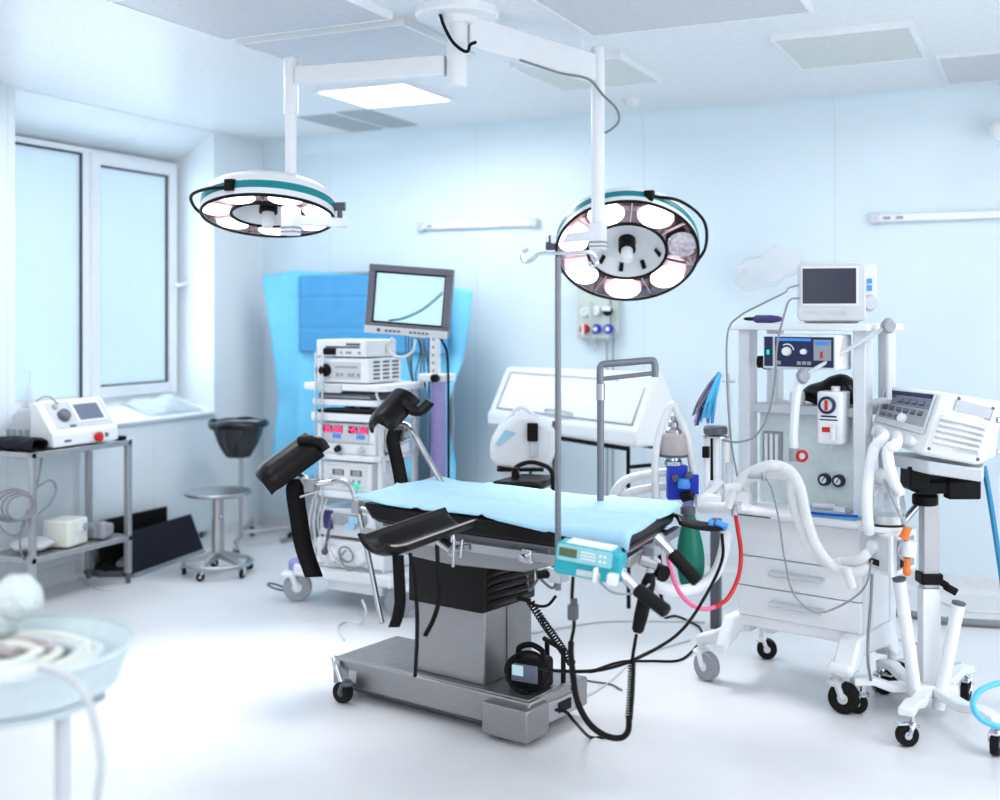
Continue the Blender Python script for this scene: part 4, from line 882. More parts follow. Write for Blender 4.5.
onface(MB(), *FA, .12, .91, .67, .83, .010, .002).each('panel_field', 'screen_grey', fp_)
kb = MB()
for i in range(4): onface(kb, *FA, .38 + .12 * i, .46 + .12 * i, .73, .79, .012, .004)
for i in range(6): onface(kb, *FA, .16 + .12 * i, .24 + .12 * i, .57, .63, .012, .004)
for i in range(3): onface(kb, *FA, .16 + .12 * i, .24 + .12 * i, .43, .49, .012, .004)
kb.each('key', 'bezel', fp_)
kb = MB()
for i in range(4): onface(kb, *FA, .385 + .12 * i, .455 + .12 * i, .715, .73, .012, .003)
for i in range(6): onface(kb, *FA, .165 + .12 * i, .235 + .12 * i, .555, .57, .012, .003)
onface(kb, *FA, .16, .32, .80, .83, .012, .002); kb.each('key_light', 'navy', fp_)
kn = bil(*FA, .56, .45); nf = (B0 - A0).cross(A1 - A0).normalized(); nf = nf if nf.dot(CAM - A0) > 0 else -nf
MB().lathe([(.02, 0), (.018, .02), (.012, .024), (0, .024)], kn + nf * .01, 22, nf).build('rotary_knob', 'white', fp_)
pts_ = MB()
for u in (.22, .52, .8): pts_.lathe([(.022, -.01), (.02, .03), (.0, .03)], bil(*FA, u, .14), 18, nf)
pts_.build('hose_port', 'off_white', VT)
for i in range(5): onface(MB(), *SA, .10, .93, .20 + .09 * i, .245 + .09 * i, -.002, .022).build('side_rib', 'off_white', vbo, bevel=.004)
for i in range(6): onface(MB(), *SA, .09, .94, .155 + .09 * i, .20 + .09 * i, -.003, .005).build('rib_shade', 'pale_grey', vbo)  # greyer strips paint the shadow lines between the ribs
onface(MB(), *SA, .28, .97, .735, .92, -.003, .005).build('grip_edge', 'grey', vbo); gp = onface(MB(), *SA, .30, .95, .75, .91, -.001, .007).build('side_grip', 'pale_grey', vbo)
for u, v in ((.08, .12), (.95, .10), (.95, .93), (.32, .95)): MB().lathe([(.007, -.002), (.006, .004), (0, .004)], bil(*SA, u, v), 10, (C0 - B0).cross(B1 - B0) * (1 if (C0 - B0).cross(B1 - B0).dot(CAM - B0) > 0 else -1)).each('screw', 'dark_grey', vbo)
for y in (420, 452): MB().cyl(at(997, y, 4.5), at(1006, y, 4.5), .012).build('rear_port', 'chrome', VT)
# humidifier
hmF = FR(on(886, 0, 0) if False else V((0, 0, 0)))
HU = thing('humidifier', 'white humidifier box with clear water chamber clamped to the ventilator stand', 'humidifier', at(886, 578, 4.55))
a0, b0, c0 = at(858, 569, 4.66), at(892, 579, 4.45), at(917, 573, 4.62); h_ = .165
d0 = a0 + c0 - b0
hb = MB(); bt4 = [V((p.x, p.y, b0.z + .0)) for p in (a0, b0, c0, d0)]; tp4 = [p + up * h_ for p in bt4]
hb.add(bt4 + tp4, [(3, 2, 1, 0), (4, 5, 6, 7)] + [(i, (i + 1) % 4, 4 + (i + 1) % 4, 4 + i) for i in range(4)]); hbo = hb.build('housing', 'white', HU, bevel=.01, seg=3)
f1 = (bt4[0], bt4[1], tp4[1], tp4[0]); f2 = (bt4[1], bt4[2], tp4[2], tp4[1])
fpl = onface(MB(), *f1, .08, .9, .12, .9, .001, .003).build('face_plate', 'pale_grey', hbo)
n1 = (f1[1] - f1[0]).cross(f1[3] - f1[0]).normalized(); n1 = n1 if n1.dot(CAM - f1[0]) > 0 else -n1
MB().lathe([(.028, 0), (.026, .016), (0, .018)], bil(*f1, .5, .62) + n1 * .003, 22, n1).build('dial', 'white', hbo)
onface(MB(), *f1, .38, .66, .2, .34, .004, .003).build('display', 'black', hbo)
onface(MB(), *f2, .2, .85, .15, .85, .001, .003).build('side_plate', 'grey', hbo)
onface(MB(), *f2, .28, .5, .2, .4, .004, .004).build('side_socket', 'black', hbo)
cc = at(886, 527, 4.57); cc.z = tp4[0].z + .0
MB().lathe([(.078, 0), (.082, .006), (.082, .02), (.07, .024)], cc, 32).build('heater_plate', 'white', HU)
MB().lathe([(.073, .024), (.076, .03), (.074, .034), (.072, .10), (.062, .15), (.045, .18), (.03, .19)], cc, 32).build('water_chamber', 'glass', HU, solid=.003)
MB().lathe([(.0, .026), (.068, .026), (.068, .06), (0, .06)], cc, 28).build('chamber_base', 'pale_grey', HU)
MB().lathe([(.076, .022), (.077, .028), (.07, .03)], cc, 32).build('seal_ring', 'black', HU)
MB().sph(at(882, 477, 4.57), (.045, .045, .035)).cyl(at(882, 478, 4.57), at(884, 492, 4.57), .03).build('chamber_cap', 'hose_clear', HU)
oc = MB().cyl(at(908, 527, 4.45), at(904, 537, 4.45), .016).cyl(at(904, 537, 4.45), at(903, 539, 4.45), .02).cyl(at(907, 558, 4.45), at(907, 573, 4.45), .012).sph(at(907, 571, 4.45), (.016, .016, .02)); oc.each('orange_connector', 'orange', HU)
MB().cyl(at(910, 541, 4.45), at(909, 556, 4.45), .026).build('white_plug', 'white', HU)
MB().tube([at(884, 480, 4.5), at(891, 495, 4.46), at(900, 515, 4.44), at(907, 528, 4.44)], .005).tube([at(903, 540, 4.44), at(898, 552, 4.42), at(903, 560, 4.44)], .004).build('probe_lead', 'grey', HU)
for i, (pts, l) in enumerate((([bil(*FA, .3, .14) + nf * .03, at(884, 437, 4.52), at(874, 449, 4.5), at(869, 475, 4.5), at(867, 500, 4.5), at(868, 522, 4.52), at(870, 532, 4.54)], 'white ribbed hose from the ventilator front down the left of the water chamber'),
                              ([bil(*FA, .62, .14) + nf * .03, at(896, 444, 4.42), at(888, 450, 4.42), at(889, 465, 4.43), at(894, 482, 4.46), at(899, 492, 4.5)], 'white ribbed hose from the ventilator front down to the right of the water chamber'))):
    tag(MB().tube(pts, .0215, 12, 10, ribs=.05, pitch=.014).build('ventilator_hose', 'white'), l, 'hose', 'ventilator hoses')
cord([at(872, 574, 4.5), at(871, 600, 4.5), at(868, 640, 4.52), at(869, 670, 4.55), on(876, 691, .006), on(890, 680, .006), on(897, 668, .006), on(890, 656, .006)], .006, 'grey_cord', 'grey cable from the humidifier down to the floor beside the caster')
cord([at(984, 466, 4.62), at(990, 500, 4.6), at(997, 545, 4.6), at(1003, 590, 4.6), at(1006, 640, 4.6), on(1012, 700, .011)], .0105, 'blue_hose', 'bright blue hose hanging from the ventilator back at the right edge', 'hose', 'hose')
cord([at(1012, 682, 4.15), at(995, 684, 4.12), at(979, 692, 4.08), at(973, 705, 4.06), at(981, 719, 4.05), at(1000, 727, 4.05), at(1014, 727, 4.05)], .0105, 'sky_cord', 'bright blue hose coiled beside the front right caster', 'hose', 'hose')
cord([on(878, 612, .02), on(905, 613, .02), on(940, 620, .02), on(980, 623, .02), on(1020, 625, .02)], .02, 'grey_cord', 'thick grey hose lying on the floor along the back wall behind the stand', 'hose', 'hose')
cord([on(938, 600, .006), on(965, 610, .006), on(1000, 613, .006), on(1015, 613, .006)], .007, 'cream', 'thin cream cable on the floor behind the ventilator stand')
cord([on(886, 640, .006), on(905, 640, .006), on(930, 648, .006)], .006, 'clear_cord', 'thin pale cable on the floor between machine and stand')
cord([on(886, 660, .006), on(910, 659, .006), on(940, 664, .006), on(960, 662, .006)], .006, 'clear_cord', 'thin pale cable on the floor behind the stand base legs')
fk = on(888, 600); r = thing('floor_knob', 'round black foot switch seen between machine and stand', 'foot switch', onY(888, 588, 6.9) * 1)
p_ = on(888, 603); p_ = on(888, 597); MB().lathe([(.05, 0), (.055, .02), (.05, .07), (.03, .085), (0, .085)], V((p_.x, p_.y, 0)), 24).build('switch_body', 'rubber', r)

# ================================================================== ENDOSCOPY TOWER
EO = V((-3.47, 5.42, 0)); EZ = radians(-4); EF = FR(EO, EZ)
E_ = thing('equipment_trolley', 'tall white wheeled equipment trolley with shelves in front of the blue drape', 'trolley', EO, EZ)
W = .21
def z_(y): return 1.6 - (y - 315) * 6.35 / F
shelves = [(384, 391, -.30, .26), (400, 406, -.24, .22), (414, 422, -.25, .22), (455, 461, -.20, .22), (492, 499, -.20, .22)]
for i, (y0, y1, xa, xb) in enumerate(shelves):
    s_ = MB(EF).prism([(xa + .03, -.03), (xb - .03, -.03), (xb, .0), (xb, .40), (xa, .40), (xa, .0)], z_(y1), z_(y0)).build('shelf', 'white', E_, bevel=.008)
    if i == 0: MB(EF).prism(rrect(.11, .045, .012, 3, -.07, z_(389)), -.045, -.02, ('x', 'z', 'y')).build('shelf_handle', 'pale_grey', s_, bevel=.004)
up_ = MB(EF)
for x in (-.185, .20): up_.bb((x - .014, .34, .20), (x + .014, .38, z_(386)))
up_.bb((.185, .02, .2), (.21, .05, z_(420))); up_.build('upright', 'white', E_, bevel=.004)
for x in (-.178, -.132): MB(EF).cyl((x, -.05, .48), (x, -.05, z_(352)), .0065).build('front_rod', 'chrome', E_)
MB(EF).prism([(-.33, -.06), (.33, -.06), (.36, .0), (.36, .46), (-.36, .46), (-.36, .0)], .15, .22).build('base_plate', 'white', E_, bevel=.02, seg=3)
MB(EF).bb((-.13, -.01, .09), (.24, .38, .17)).build('base_box', 'white', E_, bevel=.01)
for i, (x, y) in enumerate(((-.345, .0), (.345, .0), (-.345, .44), (.345, .44))):
    q_ = EF @ V((x, y, 0)); caster(E_, q_, .08, .05, (YAW + pi, .3, 2.8, .2)[i], 'white', 'grey', .16)
MB(EF).prism([(-.42, .0), (-.28, -.06), (-.28, .08), (-.40, .1)], .155, .23).build('corner_bumper', 'lavender', E_, bevel=.02)
MB(EF).torus((-.47, -.03, .07), .06, .006, (.2, .1, 1), sc=(1, .6)).build('brake_wire', 'dark_grey', E_)
# devices standing on the shelves
def device(name, label, x0, x1, ya, yb, y0, y1, body='white', cat='device', vents=False, grp=None):
    t = thing(name, label, cat, EF @ V(((x0 + x1) / 2, (ya + yb) / 2, z_(y1))), EZ, grp)
    MB(EF).bb((x0, ya, z_(y1)), (x1, yb, z_(y0))).build('casing', body, t, bevel=.006)
    return t, z_(y1), z_(y0)
t, z0, z1 = device('camera_processor', 'topmost white recorder box with dark socket on the equipment trolley', -.205, .13, -.01, .28, 340, 357, cat='device'); h = z1 - z0
MB(EF).bb((-.14, -.014, z0 + h * .52), (.09, -.008, z0 + h * .62)).bb((.0, -.014, z0 + h * .68), (.09, -.008, z0 + h * .8)).each('slot', 'dark_grey', t)
MB(EF).bb((-.145, -.03, z0 + h * .12), (-.07, -.008, z0 + h * .5)).build('socket', 'black', t, bevel=.004)
b_ = MB(EF)
for x in (-.04, .0, .02, .08): b_.bb((x, -.016, z0 + h * .18), (x + .014, -.008, z0 + h * .32))
b_.each('button', 'grey', t)
t, z0, z1 = device('light_source', 'white light source box with round plug, second from the top of the equipment trolley', -.205, .15, -.015, .30, 358.5, 383); h = z1 - z0
MB(EF).bb((-.15, -.02, z0 + h * .15), (.10, -.013, z0 + h * .85)).build('front_plate', 'pale_grey', t, bevel=.002)
MB(EF).lathe([(.035, 0), (.035, .02), (.02, .03), (.018, .05), (0, .05)], (-.13, -.018, z0 + h * .5), 20, (0, -1, 0)).build('plug', 'black', t)
b_ = MB(EF).bb((-.07, -.024, z0 + h * .62), (.08, -.018, z0 + h * .68))
for x in (-.06, -.03, .02, .045, .08): b_.bb((x, -.024, z0 + h * .25), (x + .016, -.018, z0 + h * .4))
b_.each('button', 'grey', t)
b_ = MB(EF)
for j in range(3):
    for i in range(5): b_.bb((.149, .03 + .09 * j, z0 + .02 + .022 * i), (.153, .09 + .09 * j, z0 + .03 + .022 * i))
b_.build('side_vent', 'dark_grey', t)
t, z0, z1 = device('recorder', 'flat dark recorder lying on the second trolley shelf', -.20, .16, .0, .30, 394, 400, 'dark_grey')
MB(EF).bb((-.19, -.003, z0 + .008), (.15, .0, z0 + .02)).build('front_strip', 'grey', t)
t, z0, z1 = device('keyboard', 'thin black keyboard on the third trolley shelf below bluish cassettes', -.20, .17, -.01, .16, 411, 414, 'black')
b_ = MB(EF)
for i in range(12):
    for j in range(3): b_.bb((-.19 + .029 * i, .0 + .04 * j, z1), (-.168 + .029 * i, .03 + .04 * j, z1 + .004))
b_.each('key', 'dark_grey', t)
rnd = random.Random(5)
for i in range(9):
    x = -.17 + .036 * i; hh = rnd.uniform(.018, .032)
    tag(MB(EF).bb((x, .20, z_(414)), (x + .028, .33, z_(414) + hh)).build('cassette', rnd.choice(['sky_cord', 'blue', 'blue_light', 'pale_grey', 'navy']), bevel=.002), 'small bluish cassette in the row behind the thin black keyboard', 'cassette', 'cassettes on the third trolley shelf')
t, z0, z1 = device('electrosurgical_unit', 'white electrosurgical unit with glowing red digits on the equipment trolley', -.205, .185, -.005, .32, 424, 455); h = z1 - z0
MB(EF).bb((-.17, -.012, z0 + h * .42), (.15, -.004, z0 + h * .97)).build('display_panel', 'pale_grey', t, bevel=.002)
for x, tx in ((-.14, '35'), (-.07, '80'), (.03, '45'), (.10, '60')):
    MB(EF).bb((x - .014, -.0145, z0 + h * .70), (x + .046, -.011, z0 + h * .92)).build('digit_window', 'black', t)
    dm = MB(EF); digits(dm, tx, x - .004, z0 + h * .73, -.015, .016, h * .15, .006); dm.build('red_digits', 'red_led', t)
b_ = MB(EF)
for x in (-.09, .07): b_.bb((x, -.0145, z0 + h * .52), (x + .055, -.011, z0 + h * .66))
b_.each('blue_key', 'blue_light', t)
for x, m in ((-.055, 'black'), (.10, 'pale_grey')): MB(EF).cyl((x, -.005, z0 + h * .2), (x + .012, -.04, z0 + h * .16), .017).cyl((x + .012, -.04, z0 + h * .16), (x + .04, -.05, z0 + h * .2), .009).build('plug', m, t)
MB(EF).bb((-.2, -.008, z0 + h * .36), (.18, -.004, z0 + h * .38)).build('seam', 'grey', t)
t, z0, z1 = device('insufflator', 'white insufflator with two dark meters and a green cap on the fourth trolley shelf', -.195, .16, -.005, .34, 463, 492); h = z1 - z0
pl_ = MB(EF).bb((-.13, -.012, z0 + h * .18), (.13, -.004, z0 + h * .86)).build('front_plate', 'off_white', t, bevel=.002)
for x in (-.09, .03):
    MB(EF).bb((x, -.015, z0 + h * .55), (x + .075, -.011, z0 + h * .75)).build('meter', 'dark_grey', t)
    dm = MB(EF); digits(dm, '88', x + .02, z0 + h * .58, -.0155, .016, h * .13, .004); dm.build('meter_digits', 'pale_grey', t)
b_ = MB(EF)
for i in range(6): b_.bb((-.11 + .038 * i, -.015, z0 + h * .30), (-.095 + .038 * i, -.011, z0 + h * .42))
b_.each('button', 'grey', t)
MB(EF).lathe([(.016, 0), (.014, .03), (0, .03)], (.075, -.01, z0 + h * .22), 16, (0, -1, 0)).build('green_cap', 'green_led', t)
MB(EF).cyl((.0, -.01, z0 + h * .25), (.0, -.03, z0 + h * .25), .012).build('outlet', 'chrome', t)
t, z0, z1 = device('suction_pump', 'white pump box with lavender front panel low on the equipment trolley', -.18, .18, -.01, .34, 510, 538); h = z1 - z0
MB(EF).bb((-.165, -.016, z0 + h * .25), (-.09, -.009, z0 + h * .9)).build('front_panel', 'purple', t)
MB(EF).bb((-.08, -.05, z0 + h * .5), (.14, -.009, z0 + h * .85)).build('pump_head', 'grey', t, bevel=.01)
MB(EF).cyl((.05, -.05, z0 + h * .5), (.05, -.02, z0 + h * .5), .03).box((.08, -.055, z0 + h * .7), (.06, .01, .035)).build('label', 'sheet_blue', t)
t, z0, z1 = device('irrigation_pump', 'white pump with round roller knobs on the base of the equipment trolley', -.19, .26, -.03, .36, 541, 569); h = z1 - z0
for x in (-.06, .12): MB(EF).lathe([(.045, 0), (.045, .02), (.035, .035), (0, .038)], (x, -.03, z0 + h * .5), 24, (0, -1, 0)).build('roller_knob', 'white', t)
MB(EF).bb((-.18, -.034, z0 + h * .05), (.25, -.029, z0 + h * .12)).build('seam', 'grey', t)
t_ = thing('foot_lever', 'thin dark rod with ball end leaning on the pump at the trolley base', 'lever', EF @ V((-.10, -.06, .3)))
MB(EF).cyl((-.10, -.07, z0 + h * .62), (-.07, -.055, z_(520)), .008).sph((-.10, -.07, z0 + h * .6), .02).build('rod', 'dark_grey', t_)
# spare black cases stacked behind on the trolley left
tag(MB(EF).bb((-.30, .10, .23), (-.215, .36, .50)).build('black_case', 'dark_grey', bevel=.01), 'dark upright case wedged left of the pump on the trolley base', 'case')
# rear post, purple column, monitor
ebx = EF.inverted() @ at(432, 430, 6.45)
MB(EF).lathe([(.045, .25), (.045, z_(378))], (.36, .36, 0), 24, sc=(1, .8)).build('rear_column', 'lavender', E_)
MB(EF).bb((.26, .30, z_(383)), (.44, .42, z_(375))).build('column_bracket', 'white', E_, bevel=.01)
MB(EF).cyl((.39, .29, z_(379)), (.39, .26, z_(379)), .022).build('column_knob', 'black', E_)
MB(EF).bb((.32, .33, z_(376)), (.37, .37, z_(318))).build('monitor_post', 'white', E_, bevel=.005)
h_ = MB(EF)
for i in range(5): h_.cyl((.345, .329, z_(340 + 8 * i)), (.345, .325, z_(340 + 8 * i)), .008, n=10)
h_.each('post_hole', 'grey', E_)
cbn = MB(EF)
rnd = random.Random(8)
for i in range(9):
    x = .16 + .022 * i; cbn.tube([(x, .33, z_(335)), (x + rnd.uniform(-.02, .02), .35, z_(352)), (x + rnd.uniform(-.03, .02), .36, z_(380)), (x * .6 + .10, .38, z_(400)), (x * .5 + .12, .38, z_(470)), (x * .5 + .12, .38, z_(540))], .0045, 6, 6)
tag(cbn.build('cable_bundle', 'dark_grey'), 'bundle of dark cables dropping from behind the trolley monitor', 'cables')
tag(MB(EF).tube([(.40, .30, z_(336)), (.45, .30, z_(352)), (.46, .30, z_(380)), (.455, .31, z_(430)), (.45, .32, z_(485))], .007).build('cable', 'black'), 'black cable hanging beside the lavender trolley column', 'cable')
tag(MB(EF).tube([(.16, .2, z_(338)), (.14, .18, z_(350)), (.22, .18, z_(358)), (.29, .2, z_(352)), (.30, .22, z_(340))], .008).build('cable', 'pale_grey'), 'pale cable loop under the trolley monitor', 'cable')
wc = MB(EF)
for i in range(4): wc.tube([(-.20 + .03 * i, -.04, z_(500)), (-.215 + .03 * i, -.06, z_(525)), (-.19 + .05 * i, -.07, z_(556)), (-.12 + .05 * i, -.07, z_(566)), (-.02, -.05, z_(560))], .005, 6)
tag(wc.build('tube_set', 'hose_clear'), 'clear tubes looping down the left front of the trolley', 'tubes')
tag(MB(EF).tube([(.05, -.08, z_(548)), (.02, -.09, z_(556)), (.08, -.10, z_(566)), (.16, -.10, z_(562)), (.22, -.09, z_(566))], .005, 6).torus((.05, -.08, z_(552)), .045, .005, (0, 1, .3)).build('cord_loop', 'grey_cord'), 'small looped grey cord hanging at the trolley base', 'cord')
bk = MB(EF)
bk.tube([(.2, .0, z_(400)), (.23, -.02, z_(418)), (.22, 0, z_(440)), (.24, .02, z_(470))], .008).tube([(.19, .02, z_(386)), (.21, -.02, z_(395)), (.25, 0, z_(410)), (.25, .02, z_(428))], .007); tag(bk.build('side_cables', 'pale_grey'), 'pale cables hanging on the right side of the trolley shelves', 'cables')
tag(MB(EF).bb((.20, .06, z_(452)), (.30, .16, z_(430))).build('side_hook', 'off_white', bevel=.006), 'white bracket box on the right side of the trolley', 'bracket')
mq = at(409.5, 301, 6.12); MZ = radians(17); MF2 = FR(mq, MZ) @ Matrix.Rotation(radians(4.5), 4, 'Y')
sw, sh = .445, .36
tm = thing('trolley_monitor', 'large flat monitor with pale lit screen and grey frame above the equipment trolley', 'monitor', mq - V((0, 0, .19)))
mf = MB(MF2); mf.bb((-sw / 2, -.03, -sh / 2), (sw / 2, .03, -sh / 2 + .055)).bb((-sw / 2, -.03, sh / 2 - .035), (sw / 2, .03, sh / 2)).bb((-sw / 2, -.03, -sh / 2 + .055), (-sw / 2 + .035, .03, sh / 2 - .035)).bb((sw / 2 - .035, -.03, -sh / 2 + .055), (sw / 2, .03, sh / 2 - .035)); mf.build('frame', 'bezel', tm, bevel=.004)
MB(MF2).bb((-sw / 2, -.036, -sh / 2 - .002), (sw / 2, -.03, -sh / 2 + .038)).build('control_strip', 'pale_grey', tm, bevel=.003)
b_ = MB(MF2).cyl((-.145, -.036, -sh / 2 + .018), (-.145, -.041, -sh / 2 + .018), .009)
for i in range(4): b_.bb((-.11 + .022 * i, -.04, -sh / 2 + .012), (-.096 + .022 * i, -.035, -sh / 2 + .022))
for i in range(5): b_.bb((.02 + .022 * i, -.04, -sh / 2 + .012), (.034 + .022 * i, -.035, -sh / 2 + .022))
b_.each('button', 'dark_grey', tm)
MB(MF2).bb((-sw / 2 + .02, -.01, -sh / 2 + .04), (sw / 2 - .02, .03, sh / 2 - .02)).build('panel_back', 'black', tm)
scn = MB(MF2).bb((-sw / 2 + .042, -.016, -sh / 2 + .064), (sw / 2 - .042, -.01, sh / 2 - .044)).build('screen', 'screen_light', tm)
for o_, rr in ((0, .003), (.018, .002)): MB(MF2).tube([(-.10, -.017, -.112 + o_ * .2), (-.03, -.017, -.098 + o_ * .4), (.05, -.017, -.06 + o_ * .5), (.11, -.017, -.015 + o_ * .6), (.175, -.017, .05 + o_ * .7)], rr, 6).build('screen_reflection', 'teal', scn)  # teal arcs imitate a reflection on the screen
MB(MF2).bb((-sw / 2 + .03, .03, -sh / 2 + .03), (sw / 2 - .03, .07, sh / 2 - .0)).build('back_cover', 'white', tm, bevel=.012)
MB(MF2).bb((-.0, .06, -.19), (.08, .14, .0)).build('mount_bracket', 'white', tm, bevel=.006)

# ================================================================== BLUE DRAPE on a screen frame
DY = 6.86
tl_, tr_ = onY(262, 275, DY), onY(470, 290, DY); bl_, br_ = onY(284, 478, DY), onY(456, 482, DY)
sc = thing('drape_screen', 'blue plastic drape with darker blue panel hung behind the equipment trolley', 'drape', V(((tl_.x + tr_.x) / 2, DY, 0)))
def drp(u, v):
    a = tl_.lerp(bl_, v); b = tr_.lerp(br_, v); p = a.lerp(b, u)
    top = .05 * min(1, u / .18) * (1 if u < .55 else max(0, 1 - (u - .55) / .45)) * (1 - v)
    f = .03 * sin(u * 22 + 2 * v) * (.4 + v) + .016 * sin(u * 47 + 5 * v) * v
    if .19 < u < .62 and v < .45: f *= .3
    edge = .10 * max(0, (.16 - u) / .16) * sin(v * 5) + .09 * max(0, (u - .86) / .14) * sin(v * 6 + 1)
    return p + V((edge * .5, f - abs(edge) * .6, top))
MB().grid(drp, 80, 40).build('drape_film', 'drape_blue', sc, solid=.002, ang=80)
p0, p1 = onY(300, 276, DY - .03), onY(449, 354, DY - .03)
def dpn(u, v):
    return V((p0.x + (p1.x - p0.x) * u, DY - .045 + .006 * sin(u * 20) * v + (.004 if abs(v - .28) < .02 or abs(v - .7) < .02 else 0), p0.z + (p1.z - p0.z) * v))
MB().grid(dpn, 40, 50).build('drape_panel', 'drape_dark', sc, solid=.002, ang=80)
fr_ = MB(); xl, xr = onY(290, 0, DY).x, onY(448, 0, DY).x
for x in (xl, xr): fr_.cyl((x, DY + .06, .03), (x, DY + .06, tl_.z), .014).box((x, DY + .06, .015), (.04, .30, .03))
fr_.cyl((xl, DY + .06, tl_.z), (xr, DY + .06, tl_.z), .014).cyl((xl, DY + .06, .42), (xr, DY + .06, .42), .014); fr_.build('screen_frame', 'steel', sc)
MB().bb((xl, DY + .04, .12), (xr, DY + .05, .62)).build('lower_board', 'grey', sc)
# ================================================================== BEHIND THE TABLE
# white UV storage cabinet
CZ = .885
ca = on(486.5, 425, CZ); cb_ = on(635, 448, CZ)
ux = (cb_ - ca); CL = ux.length; cz_ = math.atan2(ux.y, ux.x); CF = FR(ca, cz_)
cbn = thing('storage_cabinet', 'white wedge-shaped cabinet with sloping lid on black legs behind the table', 'cabinet', CF @ V((CL / 2, .15, -CZ)), cz_)
prof = [(0, 0), (0, .085), (.02, .10), (.15, .375), (.19, .375), (.30, .19), (.30, .08), (.27, .0)]
pr_l = [(a, z * 1.06) for a, z in prof]
MB(CF).prism(prof, 0, CL, ('y', 'z', 'x'), top=[(a, z * 1.08) for a, z in prof]).build('housing', 'white', cbn, bevel=.02, seg=3)
def slope(t): return (.02 + .13 * t - .004, .10 + .275 * t + .004)
(y0, z0), (y1, z1) = slope(.06), slope(.86)
lid = MB(CF).prism([(y0, z0), (y1, z1), (y1 + .008, z1 - .006), (y0 + .008, z0 - .006)], .10, CL - .06, ('y', 'z', 'x')).build('lid', 'white_matte', cbn, bevel=.004)
sm = MB(CF)
for (ya, za), (yb_, zb_), xa, xb in ((slope(.04), slope(.06), .09, CL - .05), (slope(.86), slope(.88), .09, CL - .05), (slope(.04), slope(.88), .09, .10), (slope(.04), slope(.88), CL - .06, CL - .05)):
    sm.prism([(ya - .004, za + .002), (yb_ - .004, zb_ + .002), (yb_ + .01, zb_ - .008), (ya + .01, za - .008)], xa, xb, ('y', 'z', 'x'))
sm.build('lid_seam', 'grey', cbn)
(ya, za) = slope(.13)
MB(CF).tube([(CL * .42, ya - .01, za), (CL * .46, ya - .035, za + .012), (CL * .56, ya - .035, za + .012), (CL * .60, ya - .01, za)], .009).build('lid_handle', 'pale_grey', cbn)
lg = []
for x in (CL * .1, CL * .92):
    for y in (.05, .24):
        MB(CF).cyl((x, y, .0), (x + (.03 if x > 1 else -.03), y + (.02 if y > .2 else -.02), -CZ), .011, n=12).build('leg', 'black', cbn)
    MB(CF).cyl((x, .05, -.12), (x, .24, -.12), .011, n=12).build('crossbar', 'black', cbn)
for y in (.05, .24): MB(CF).cyl((CL * .1, y, -.02), (CL * .92, y, -.02), .013, n=12).build('frame_bar', 'black', cbn)

# white suction head device with black switch
Zd = 5.9
dv = thing('theatre_aspirator', 'white rounded device with black and grey switch block behind the blue sheet', 'device', V((at(515, 465, Zd).x, at(515, 465, Zd).y, 0)))
k = Zd / F
DF = AX(at(518, 440, Zd), (0, 0, 1), rt)
def P2(pts): return [((x - 518) * k, (440 - y) * k) for x, y in pts]
pf = P2([(490, 446), (492, 438), (500, 424), (512, 415), (522, 411), (532, 413), (545, 420), (556, 428), (555, 450), (550, 462), (540, 466), (515, 466), (497, 463), (491, 456)])
MB(DF).prism(pf, -.13, .10, ('x', 'z', 'y')).build('housing', 'white', dv, bevel=.03, seg=4)
MB(DF).prism(P2([(495, 442), (505, 427), (516, 430), (500, 443)]), -.137, -.128, ('x', 'z', 'y')).build('window', 'sheet_blue', dv)
MB(DF).bb(((526.5 - 518) * k, -.165, (440 - 438) * k), ((537 - 518) * k, -.125, (440 - 420.5) * k)).build('switch', 'black', dv, bevel=.006)
MB(DF).bb(((528.5 - 518) * k, -.15, (440 - 453.5) * k), ((537.5 - 518) * k, -.125, (440 - 438) * k)).build('lower_switch', 'pale_grey', dv, bevel=.004)
MB(DF).bb(((497 - 518) * k, -.125, (440 - 468.5) * k), ((543 - 518) * k, .09, (440 - 466) * k)).build('base_seal', 'black', dv, bevel=.004)
MB(DF).tube([((508 - 518) * k, -.08, (440 - 418) * k), ((517 - 518) * k, -.09, (440 - 407) * k), ((524 - 518) * k, -.09, (440 - 407) * k), ((538 - 518) * k, -.08, (440 - 417) * k)], .011).build('carry_handle', 'white', dv)
pz = at(509, 470, Zd); MB().bb((pz.x - .035, pz.y - .02, .03), (pz.x + .035, pz.y + .1, pz.z + .02)).build('post', 'white', dv, bevel=.006)
MB().lathe([(.10, 0), (.10, .02), (.05, .03)], V((pz.x, pz.y + .04, 0)), 32).build('base', 'white', dv)
gb = MB(DF)
gb.cyl(((554 - 518) * k, -.06, (440 - 478) * k), ((554 - 518) * k, -.06, (440 - 420) * k), .012).bb(((551 - 518) * k, -.1, (440 - 450) * k), ((556 - 518) * k, -.06, (440 - 424) * k)); gb.build('side_bracket', 'dark_grey', dv)
